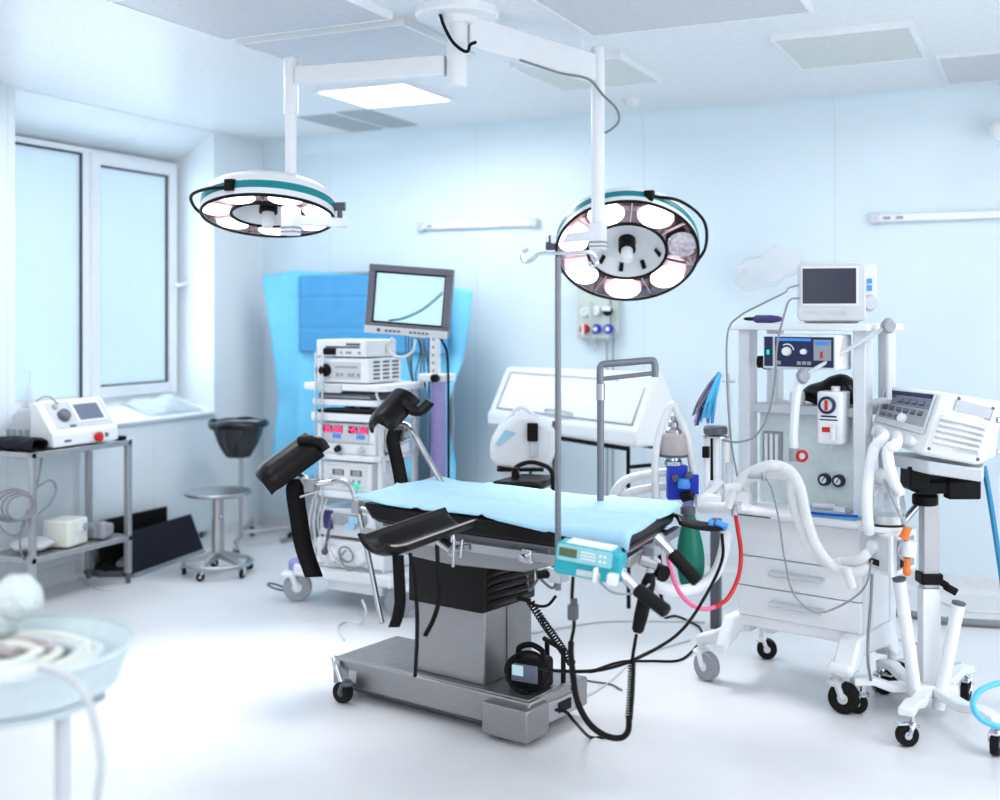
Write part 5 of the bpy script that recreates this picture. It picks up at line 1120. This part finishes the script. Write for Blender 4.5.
# black padded seat in front
Zs = 5.6; st = at(524, 480, Zs)
cs = thing('black_chair', 'black padded chair with curved tube back behind the blue sheet', 'chair', V((st.x, st.y, 0)), YAW)
zs = on(524, 480, .0).z; sz_ = at(524, 480, Zs).z
KF = FR(V((st.x, st.y, sz_)), YAW - .2)
MB(KF).prism([(-.13, -.14), (.10, -.15), (.14, .12), (-.04, .15)], -.03, .012).build('seat', 'leather', cs, bevel=.014, seg=3)
MB(KF).tube([(-.05, .0, .0), (-.05, .03, .05), (.0, .06, .075), (.06, .05, .075), (.13, .0, .05), (.145, -.03, -.03), (.145, -.04, -.2)], .011).build('back_tube', 'black', cs)
MB(KF).box((-.04, .0, .03), (.03, .05, .06)).build('back_pad', 'leather', cs, bevel=.006)
MB(KF).cyl((-.07, .0, -.02), (-.07, .0, -sz_ + .02), .02).build('column', 'black', cs); MB(KF).lathe([(.09, 0), (.09, .015), (.03, .03)], (-.07, 0, -sz_), 24).build('base', 'black', cs)
# steel tubular frame
Zf = 4.62
fr = at(601, 495, Zf); sf = thing('tubular_stand', 'grey steel tube frame with hooked top bar rising behind the blue sheet', 'frame', V((fr.x, fr.y, .70)))
t0 = at(600.5, 400, Zf); lo = V((t0.x, t0.y, .70))
MB().poly([lo] + smooth([t0, at(600, 372, Zf), at(601, 366, Zf), at(605, 364, Zf), at(625, 362.5, Zf), at(650, 360.5, Zf), at(654, 362, Zf), at(655, 368, Zf), at(655, 377, Zf)], 6), .014, 12).build('frame_tube', 'pole_grey', sf)
MB().cyl(at(601, 379, Zf), at(655, 373, Zf), .009).build('lower_bar', 'pole_grey', sf)
MB().cyl(V((t0.x, t0.y, at(600, 400, Zf).z)), V((t0.x, t0.y, at(600, 384, Zf).z)), .017).build('collar', 'steel', sf)
MB().box((t0.x, t0.y, .737), (.05, .07, .06), Matrix.Rotation(TZ, 4, 'Z')).each('rail_clamp', 'steel', sf, bevel=.004)

# ================================================================== LEFT: trolley, laser, pedals, stool, waste stand
tX0, tX1 = -5.31, -4.965; tY0, tY1 = 4.63, 5.39; tz = .855
tt = thing('steel_trolley', 'two-tier steel tube trolley under the window at the left edge', 'trolley', ((tX0 + tX1) / 2, (tY0 + tY1) / 2, 0))
lw = .017
for x in (tX0 + lw, tX1 - lw):
    for y in (tY0 + lw, tY1 - lw):
        g_ = MB().bb((x - lw, y - lw, .06), (x + lw, y + lw, tz)).build('leg', 'steel_satin', tt, bevel=.003)
        MB().cyl((x, y, 0), (x, y, .065), .014).build('foot', 'dark_grey', g_)
def shelf(z, nm):
    m = MB().bb((tX0, tY0, z - .03), (tX0 + .03, tY1, z)).bb((tX1 - .03, tY0, z - .03), (tX1, tY1, z)).bb((tX0, tY0, z - .03), (tX1, tY0 + .03, z)).bb((tX0, tY1 - .03, z - .03), (tX1, tY1, z)).bb((tX0 + .02, tY0 + .02, z - .012), (tX1 - .02, tY1 - .02, z - .006)); m.build(nm, 'steel_satin', tt, bevel=.002)
shelf(tz, 'top_shelf'); shelf(.285, 'lower_shelf')
la = thing('laser_unit', 'pale blue and white desktop medical unit with tilted screen on the steel trolley', 'medical unit', (-5.13, 5.04, tz))
LY0, LY1, z = 4.80, 5.30, tz + .008
xf = -4.985
MB().prism([(xf, z), (xf + .0, z + .075), (xf - .02, z + .095), (xf - .13, z + .24), (xf - .15, z + .25), (xf - .18, z + .24), (xf - .18, z)], LY0, LY1, ('x', 'z', 'y')).build('front_casing', 'white', la, bevel=.01, seg=3)
MB().prism([(xf - .16, z), (xf - .16, z + .22), (-5.28, z + .20), (-5.33, z + .17), (-5.33, z)], LY0 + .02, LY1 - .02, ('x', 'z', 'y')).build('rear_casing', 'pale_grey', la, bevel=.012)
sl = V((-.11, 0, .145)).normalized(); nn_ = V((.145, 0, .11)).normalized(); o_ = V((xf - .02, 0, z + .095))
def onsl(mb, ya, yb, s0, s1, off, th):
    q = [V((0, ya, 0)) + o_ + sl * s0 + nn_ * off, V((0, yb, 0)) + o_ + sl * s0 + nn_ * off, V((0, yb, 0)) + o_ + sl * s1 + nn_ * off, V((0, ya, 0)) + o_ + sl * s1 + nn_ * off]
    p = [x + nn_ * th for x in q]; return mb.add(q + p, [(3, 2, 1, 0), (4, 5, 6, 7)] + [(i, (i + 1) % 4, 4 + (i + 1) % 4, 4 + i) for i in range(4)])
onsl(MB(), LY0 + .05, LY1 - .02, .005, .178, -.002, .005).build('slope_panel', 'pale_grey', la)
sf_ = onsl(MB(), LY0 + .215, LY1 - .05, .03, .168, .003, .006).build('screen_frame', 'white', la, bevel=.002)
onsl(MB(), LY0 + .24, LY1 - .075, .045, .152, .009, .002).build('screen', 'screen_grey', sf_)
kp = o_ + V((0, LY0 + .135, 0)) + sl * .085
MB().lathe([(.038, 0), (.034, .03), (.028, .034), (0, .034)], kp + nn_ * .003, 24, nn_).build('dial', 'bezel', la)
MB().lathe([(.02, 0), (.016, .012), (0, .012)], o_ + V((0, LY0 + .11, 0)) + sl * .15, 16, nn_).build('key_switch', 'pinkish', la)
onsl(MB(), LY0 + .15, LY0 + .19, .008, .022, .003, .004).build('badge', 'dark_grey', la)
MB().lathe([(.018, 0), (.018, .012), (.028, .014), (.028, .03), (0, .034)], (xf, LY0 + .32, z + .035), 20, (1, 0, 0)).build('stop_button', 'red', la)
MB().bb((xf - .002, LY0 + .08, z + .025), (xf + .002, LY0 + .13, z + .037)).bb((xf - .001, LY0 + .39, z + .03), (xf + .006, LY0 + .41, z + .05)).each('slot', 'dark_grey', la)
vt = MB()
for i in range(4): vt.bb((xf - .235 - .05 * i, LY0 + .016, z + .05), (xf - .205 - .05 * i, LY0 + .022, z + .09))
vt.build('side_vent', 'grey', la)
MB().tube([(xf - .17, LY0 + .01, z + .20), (xf - .16, LY0 + .04, z + .26), (xf - .14, LY0 + .10, z + .275), (xf - .12, LY0 + .15, z + .23)], .004).build('fibre_lead', 'grey_cord', la)
blk = MB()
def bgf(u, v):
    x = tX0 + .02 + (tX1 - tX0 - .05) * u; t = 2 * pi * v; return V((x, 4.712 + .07 * cos(t) * (1 - .2 * abs(2 * u - 1) ** 4), tz + .034 + .031 * max(-1, min(1, 1.25 * sin(t))) + .006 * sin(14 * u + 3 * t)))
tag(MB().grid(bgf, 20, 16).build('black_pouch', 'slate', solid=.006, ang=70), 'black soft pouch on the steel trolley in front of the pale unit', 'pouch')
tag(MB().bb((-5.06, 5.325, tz), (-4.99, 5.37, tz + .025)).build('small_black_box', 'black', bevel=.004), 'small black box on the right corner of the steel trolley', 'box')
# things on the lower shelf
ls = .287
bx = thing('white_box', 'small white device box on the lower shelf of the steel trolley', 'device', (-5.12, 4.98, ls))
bF = FR((-5.10, 5.0, ls), radians(12))
MB(bF).prism(rrect(.17, .20, .02), 0, .15).build('casing', 'cream', bx, bevel=.01)
MB(bF).bb((.084, -.03, .07), (.092, .08, .13)).build('panel', 'panel_green', bx, bevel=.004)
MB(bF).cyl((.088, .05, .1), (.10, .05, .1), .02).build('dial', 'grey', bx)
pk = MB().prism(rrect(.15, .16, .03, 4, -5.12, 5.26), ls, ls + .075).prism(rrect(.06, .06, .02, 3, -5.04, 5.22), ls + .0, ls + .10); tag(pk.build('grey_pack', 'grey', bevel=.012), 'grey and black handset pack on the lower trolley shelf right of the white box', 'pack')
def pkf(u, v):
    t = 2 * pi * u; b = pi * v; return V((-5.14 + .11 * cos(t) * sin(b), 4.80 + .13 * sin(t) * sin(b), ls + .035 + .035 * -cos(b) + .008 * sin(5 * t) * sin(b)))
tag(MB().grid(pkf, 22, 10).build('wrapped_pack', 'pale_grey', ang=70), 'crumpled pale wrapped pack at the left of the lower trolley shelf', 'pack')
cl_ = MB()
co = onX(12, 505, -5.0)
for i in range(4): cl_.torus(co + V((.012 * i, .01 * i, -.005 * i)), .105 - .008 * i, .007, (1, -.5 + .08 * i, .05 * i), 36, 8, sc=(1, .82))
cl_.tube([onX(42, 455, -5.0), onX(40, 470, -5.0), onX(36, 490, -5.0), onX(24, 520, -5.0), onX(20, 545, -5.0), onX(24, 560, -5.02)], .006).tube([onX(36, 488, -5.0), onX(50, 480, -5.0), onX(56, 490, -5.0), onX(48, 505, -5.0), onX(30, 520, -5.0)], .006).tube([onX(-8, 515, -5.0), onX(5, 532, -5.0), onX(18, 535, -5.0), onX(26, 520, -5.0)], .006)
tag(cl_.build('coiled_cable', 'grey_cord'), 'grey cable coiled and hung from the front of the steel trolley', 'cable')
# pedals and boards on the floor under the window
fb = on(136, 576); fb2 = on(203, 552); BY = math.atan2(fb2.y - fb.y, fb2.x - fb.x); BL = (fb2 - fb).length; BF = FR(fb, BY)
bd = thing('foot_pedal_board', 'large black board leaning on its long edge on the floor beside the steel trolley', 'board', fb, BY)
MB(BF @ Matrix.Rotation(radians(-14), 4, 'X')).prism([(-.05, .02), (BL, .02), (BL - .06, .27), (-.05, .27)], -.012, .012, ('x', 'z', 'y')).build('board', 'slate', bd, bevel=.004)
MB(BF).bb((-.05, -.03, 0), (BL - .02, .03, .022)).build('edge_bar', 'grey', bd, bevel=.004)
MB(BF).cyl((BL - .02, .0, .12), (BL + .03, .0, .12), .02).build('end_knob', 'steel', bd)
b2 = thing('foot_pedal_board', 'second black board standing against the wall behind the leaning black board', 'board', (-5.29, 5.75, 0))
MB().bb((-5.30, 5.46, .0), (-5.28, 6.06, .335)).build('board', 'black', b2, bevel=.004)
for i, (x, y, l) in enumerate(((97, 574, 'leftmost grey and black foot pedal under the steel trolley'), (112, 575, 'middle black foot pedal under the steel trolley'), (127, 572, 'black foot pedal under the trolley next to the leaning board'))):
    p = on(x, y); q_ = thing('foot_pedal', l, 'foot pedal', p, BY + .4, 'foot pedals under the steel trolley'); G = FR(p, BY + .4)
    MB(G).prism(rrect(.13, .17, .03), 0, .035).build('pedal_base', 'dark_grey', q_, bevel=.008)
    MB(G @ Matrix.Rotation(radians(14), 4, 'X')).prism(rrect(.09, .13, .025), .035, .055).build('pedal_plate', 'black', q_, bevel=.006)
    MB(G).cyl((-.06, .03, .06), (.06, .03, .06), .025).build('pedal_guard', 'grey' if i != 1 else 'black', q_)
cord([on(62, 573, .006), on(80, 578, .006), on(95, 588, .006), on(110, 590, .006), on(128, 586, .006)], .006, 'pale_grey', 'pale cable on the floor below the steel trolley')

# stool
so = on(217, 573); zt_ = .515; sr_ = .205
sp = V((so.x, so.y, 0)); tp = at(222, 494, fw.dot(sp)); sp = V((on(218, 574).x, on(218, 574).y, 0))
S = thing('stool', 'round metal swivel stool with ring base and casters near the waste stand', 'stool', sp)
MB().lathe([(0, .49), (.19, .49), (.205, .498), (.207, .508), (.203, .515), (0, .517)], sp, 48).build('seat', 'steel', S)
MB().lathe([(.036, .13), (.036, .34), (.032, .34), (.032, .485), (.06, .49)], sp, 28).build('column', 'steel_satin', S)
MB().cyl(sp + V((.03, -.02, .36)), sp + V((.05, -.035, .36)), .008).build('height_knob', 'chrome', S)
MB().torus(sp + V((0, 0, .075)), .205, .014, n=48).build('foot_ring', 'steel_satin', S)
for i in range(5):
    a = YAW + radians(72 * i + 38); d = V((cos(a), sin(a), 0)); B = FR(sp, a)
    MB(B).prism([(.0, .10), (.0, .145), (.05, .14), (.205, .092), (.205, .07)], -.016, .016, ('x', 'z', 'y')).build('base_leg', 'steel_satin', S, bevel=.004)
    caster(S, sp + d * .21, .026, .02, a + 2.0, 'chrome', 'rubber', .07)

# waste stand with black bag
wo = on(241, 548); wp = V((wo.x, wo.y, 0)); Zw = fw.dot(wp)
WS = thing('waste_stand', 'wheeled waste bag stand with thin post in the corner behind the stool', 'waste stand', wp)
wt_ = at(243, 424, Zw)
MB().cyl(wp + V((0, 0, .07)), V((wp.x, wp.y, wt_.z - .02)), .014).build('post', 'steel_satin', WS)
rc = V((wp.x + .085, wp.y - .14, at(242, 421, Zw).z)); 
MB().torus(rc, .165, .009, n=40).cyl(rc + V((-.085, .14, 0)), V((wp.x, wp.y, rc.z - .03)), .01).build('bag_ring', 'steel', WS)
arms = [on(291, 541), on(236, 558), on(252, 536)]
for i, f in enumerate(arms):
    d = V((f.x - wp.x, f.y - wp.y, 0)); L = d.length; a = math.atan2(d.y, d.x)
    MB(FR(wp, a)).bb((-.01, -.014, .09), (L, .014, .118)).build('base_leg', 'steel_satin', WS, bevel=.004); caster(WS, f, .032, .025, a + .5, 'steel_satin', 'rubber', .1)
def wb(u, v):
    t = 2 * pi * u; r = .172 * (1 - .62 * v ** 1.7) + .008 * sin(9 * t + 4 * v) * (.5 + v); zz = rc.z + .012 - .24 * v
    if v < .12: r += .022 * (1 - abs(v - .06) / .06)
    return V((rc.x + r * cos(t) - .0 * v, rc.y + r * sin(t), zz + .012 * sin(3 * t) * (1 - v)))
wg = thing('waste_bag', 'half-empty translucent black waste bag hung in the ring of the waste stand', 'bag', rc - V((0, 0, .26)))
MB().grid(wb, 44, 20).lathe([(0, 0), (.066, .004)], rc - V((0, 0, .228)), 20).build('bag_film', 'bag_black', wg, ang=75)
def cuff(u, v):
    t = 2 * pi * u; r = .178 + .02 * sin(pi * v) + .006 * sin(11 * t); return V((rc.x + r * cos(t), rc.y + r * sin(t), rc.z + .02 - .05 * v + .008 * sin(4 * t)))
MB().grid(cuff, 44, 6).build('bag_cuff', 'bag_black', wg, solid=.003, ang=75)

# ================================================================== NEAR LEFT: instrument basin table
bz = .865; bc = on(8, 648, bz); R = .262
BT = thing('basin_stand', 'blurred round pale blue basin on a stand at the near left corner', 'basin', V((bc.x, bc.y, 0)))
MB().lathe([(0, .765), (.19, .765), (.235, .785), (.250, .84), (R, .862), (R + .005, .868), (R, .874), (.262, .866), (.235, .828), (.185, .808), (0, .808)], V((bc.x, bc.y, 0)), 64).build('basin', 'basin', BT)
MB().lathe([(.15, .745), (.2, .75), (.2, .766)], V((bc.x, bc.y, 0)), 64).build('basin_holder', 'basin', BT)
for i in range(4):
    a = YAW + radians(90 * i + 65); p = V((bc.x + .16 * cos(a), bc.y + .16 * sin(a), 0)); MB().cyl(p + V((0, 0, .03)), p + V((0, 0, .75)), .016).build('leg', 'pale_grey', BT); caster(BT, p, .025, .02, a, 'pale_grey', 'rubber', .06)
MB().lathe([(.13, .18), (.16, .185), (.13, .2)], V((bc.x, bc.y, 0)), 40).build('lower_ring', 'pale_grey', BT)
MB().box(at(97, 694, bc.dot(fw) - .05 if False else 2.55), (.02, .03, .03)).build('clamp', 'grey', BT)
rnd = random.Random(9)
for i in range(6):
    rr = .20 - .027 * i; cx = bc.x + rnd.uniform(-.02, .02); cy = bc.y + rnd.uniform(-.015, .015)
    pts = [V((cx + rr * cos(t), cy + rr * sin(t) * .95, .835 + .012 * rnd.random() + .008 * (i % 2))) for t in [j * pi / 5 + i for j in range(11)]]
    tag(MB().tube(pts, .011 if i % 2 else .014, 8, 6).build('tubing', 'cream' if i % 2 else 'gauze'), 'pale tubing coiled in the near left basin', 'tubing', 'tubing coiled in the near basin')
tag(MB().tube([V((bc.x + .06 * cos(t), bc.y + .05 + .04 * sin(t), .85)) for t in [j * .7 for j in range(8)]], .014).build('clamp_ring', 'pinkish'), 'brownish loop lying in the middle of the near left basin', 'loop')
gz = on(18, 612, .93)
gc = thing('gauze_ball', 'fluffy white gauze bundle on the far rim of the near basin', 'gauze', V((bc.x - .13, bc.y + .10, .84)))
gq = at(17, 598, 2.72)
def gzf(c, r, sd):
    rn = random.Random(sd); ph = [rn.uniform(0, 6) for _ in range(6)]
    def f(u, v):
        t = 2 * pi * u; b = pi * v; q = r * (1 + .10 * sin(3 * t + ph[0]) * sin(2 * b + ph[1]) + .06 * sin(7 * t + ph[2]) * sin(5 * b + ph[3]))
        return c + V((q * sin(b) * cos(t), q * sin(b) * sin(t), -q * .9 * cos(b)))
    return f
MB().grid(gzf(gq, .056, 1), 28, 16).build('gauze_wad', 'gauze', gc, ang=80)
MB().grid(gzf(at(-8, 616, 2.72), .06, 2), 28, 16).build('gauze_wad', 'gauze', gc, ang=80)
tag(MB().tube([at(40, 668, 2.4), at(62, 673, 2.36), at(80, 686, 2.33), at(90, 705, 2.33), at(97, 735, 2.34), at(101, 765, 2.35), at(97, 800, 2.36), at(90, 850, 2.36)], .0085).build('hanging_cord', 'clear_cord'), 'pale grey tube hanging over the edge of the near left basin', 'tube')

# ================================================================== CABLES ON THE FLOOR
G = lambda *a: [on(x, y, .005) for x, y in a]
cord(G((590, 672), (620, 662), (650, 661), (680, 660), (697, 646), (703, 640), (700, 628), (690, 622), (676, 616), (665, 618)), .006, 'black', 'black cable snaking over the floor between the table and the drawers')
cord(G((556, 672), (585, 680), (610, 684), (622, 690)), .004, 'grey_cord', 'thin grey cable on the floor ending beside the black hose loop')
cord(G((545, 700), (575, 700), (605, 685), (625, 668), (640, 655), (690, 640)), .004, 'clear_cord', 'thin pale cable on the floor curving behind the hanging hose loop')
cord(G((520, 635), (560, 628), (600, 622), (650, 621), (705, 622)), .005, 'clear_cord', 'long thin pale cable running straight across the floor behind the table')
cord(G((700, 648), (706, 640), (712, 632), (730, 625)), .006, 'grey_cord', 'short dark cable on the floor leading under the drawers')
cord([at(528, 602, 4.6), at(538, 606, 4.62), at(548, 605, 4.64), at(556, 596, 4.66)], .006, 'black', 'short dark cable curling out behind the table column')
cord([at(535, 560, 4.75), at(538, 575, 4.75), at(552, 588, 4.75), at(556, 578, 4.75), at(545, 570, 4.75), at(536, 582, 4.75), at(529, 590, 4.75), at(527, 575, 4.75), at(530, 558, 4.75)], .006, 'grey_cord', 'tangled grey cord hanging under the table behind the drip pole')
cord([at(600, 582, 3.9), at(612, 592, 3.9), at(628, 594, 3.9), at(642, 590, 3.9), at(656, 578, 3.95)], .004, 'grey', 'thin grey lead sagging between the pump and the table handles')
cord([at(362, 600, 6.0), at(366, 612, 5.95), on(360, 624, .006), on(345, 622, .006), on(338, 628, .006), on(344, 640, .006)], .006, 'clear_cord', 'pale cable trailing on the floor left of the table base')

# ================================================================== LIGHT AND CAMERA
def area(name, loc, rot, sx, sy, e, col=(1, 1, 1), spread=180):
    l = bpy.data.lights.new(name, 'AREA'); l.shape = 'RECTANGLE'; l.size = sx; l.size_y = sy; l.energy = e; l.color = col; l.spread = radians(spread)
    o = bpy.data.objects.new(name, l); C.objects.link(o); o.location = loc; o.rotation_euler = rot; return o
cool = (.97, .985, 1)
for i, (x, y) in enumerate(((-.86, 5.8), (-3.54, 5.93), (-.3, 2.6), (-3.6, 2.4), (-1.8, .8), (1.2, 4.6), (-4.2, 4.3))):  # only one sits at the lit panel; the rest are unseen added fill
    area('panel_and_fill_light', (x, y, 2.84), (0, 0, 0), .9, .9, (9, 18, 13, 8, 9, 18, 14)[i], cool)
area('window_light', (XW + .05, 5.8, 1.85), (0, radians(-90), 0), 1.5, 1.5, 11, (.75, .9, 1))
area('front_fill', (-1.0, -1.3, 2.1), (radians(84), 0, radians(8)), 3.0, 1.4, 36, (.97, .985, 1))  # unseen fill lamp added behind the camera to brighten front faces
area('side_fill', (2.4, 3.6, 1.5), (radians(90), 0, radians(90)), 3.4, 1.8, 52, (.95, .98, 1))  # unseen fill lamp added at the right to brighten the left wall
for (L, cen, n), e in ((LL, 85), (RL, 65)):
    l = bpy.data.lights.new('lamp_beam', 'SPOT'); l.energy = e; l.spot_size = radians(62); l.spot_blend = .7; l.shadow_soft_size = .22; l.color = (1, .98, .98)
    o = bpy.data.objects.new('lamp_beam', l); C.objects.link(o); o.location = cen + n * .08; o.rotation_euler = V((n.x * .5, n.y * .5, n.z)).to_track_quat('-Z', 'Y').to_euler()
wd = bpy.data.worlds.new('World'); SC.world = wd; wd.use_nodes = True
wn = wd.node_tree; bgn = wn.nodes['Background']
tcw = wn.nodes.new('ShaderNodeTexCoord'); spw = wn.nodes.new('ShaderNodeSeparateXYZ'); rmp = wn.nodes.new('ShaderNodeValToRGB')
rmp.color_ramp.elements[0].color = (.82, .84, .87, 1); rmp.color_ramp.elements[1].color = (.92, .96, 1, 1)
wn.links.new(tcw.outputs['Generated'], spw.inputs[0]); wn.links.new(spw.outputs['Z'], rmp.inputs['Fac']); wn.links.new(rmp.outputs['Color'], bgn.inputs['Color'])
bgn.inputs['Strength'].default_value = .75
cam = bpy.data.cameras.new('camera'); co_ = bpy.data.objects.new('camera', cam); C.objects.link(co_); SC.camera = co_
co_.location = CAM; co_.rotation_euler = (radians(90), 0, YAW)
cam.sensor_width = 36; cam.lens = F / 1000 * 36; cam.shift_y = -(400 - HY) / 1000
cam.clip_start = .05; cam.dof.use_dof = True; cam.dof.focus_distance = 4.7; cam.dof.aperture_fstop = 1.35
SC.view_settings.view_transform = 'Standard'; SC.view_settings.look = 'None'; SC.view_settings.exposure = 0.2; SC.view_settings.gamma = .9
SC.cycles.max_bounces = 8; SC.cycles.transparent_max_bounces = 12
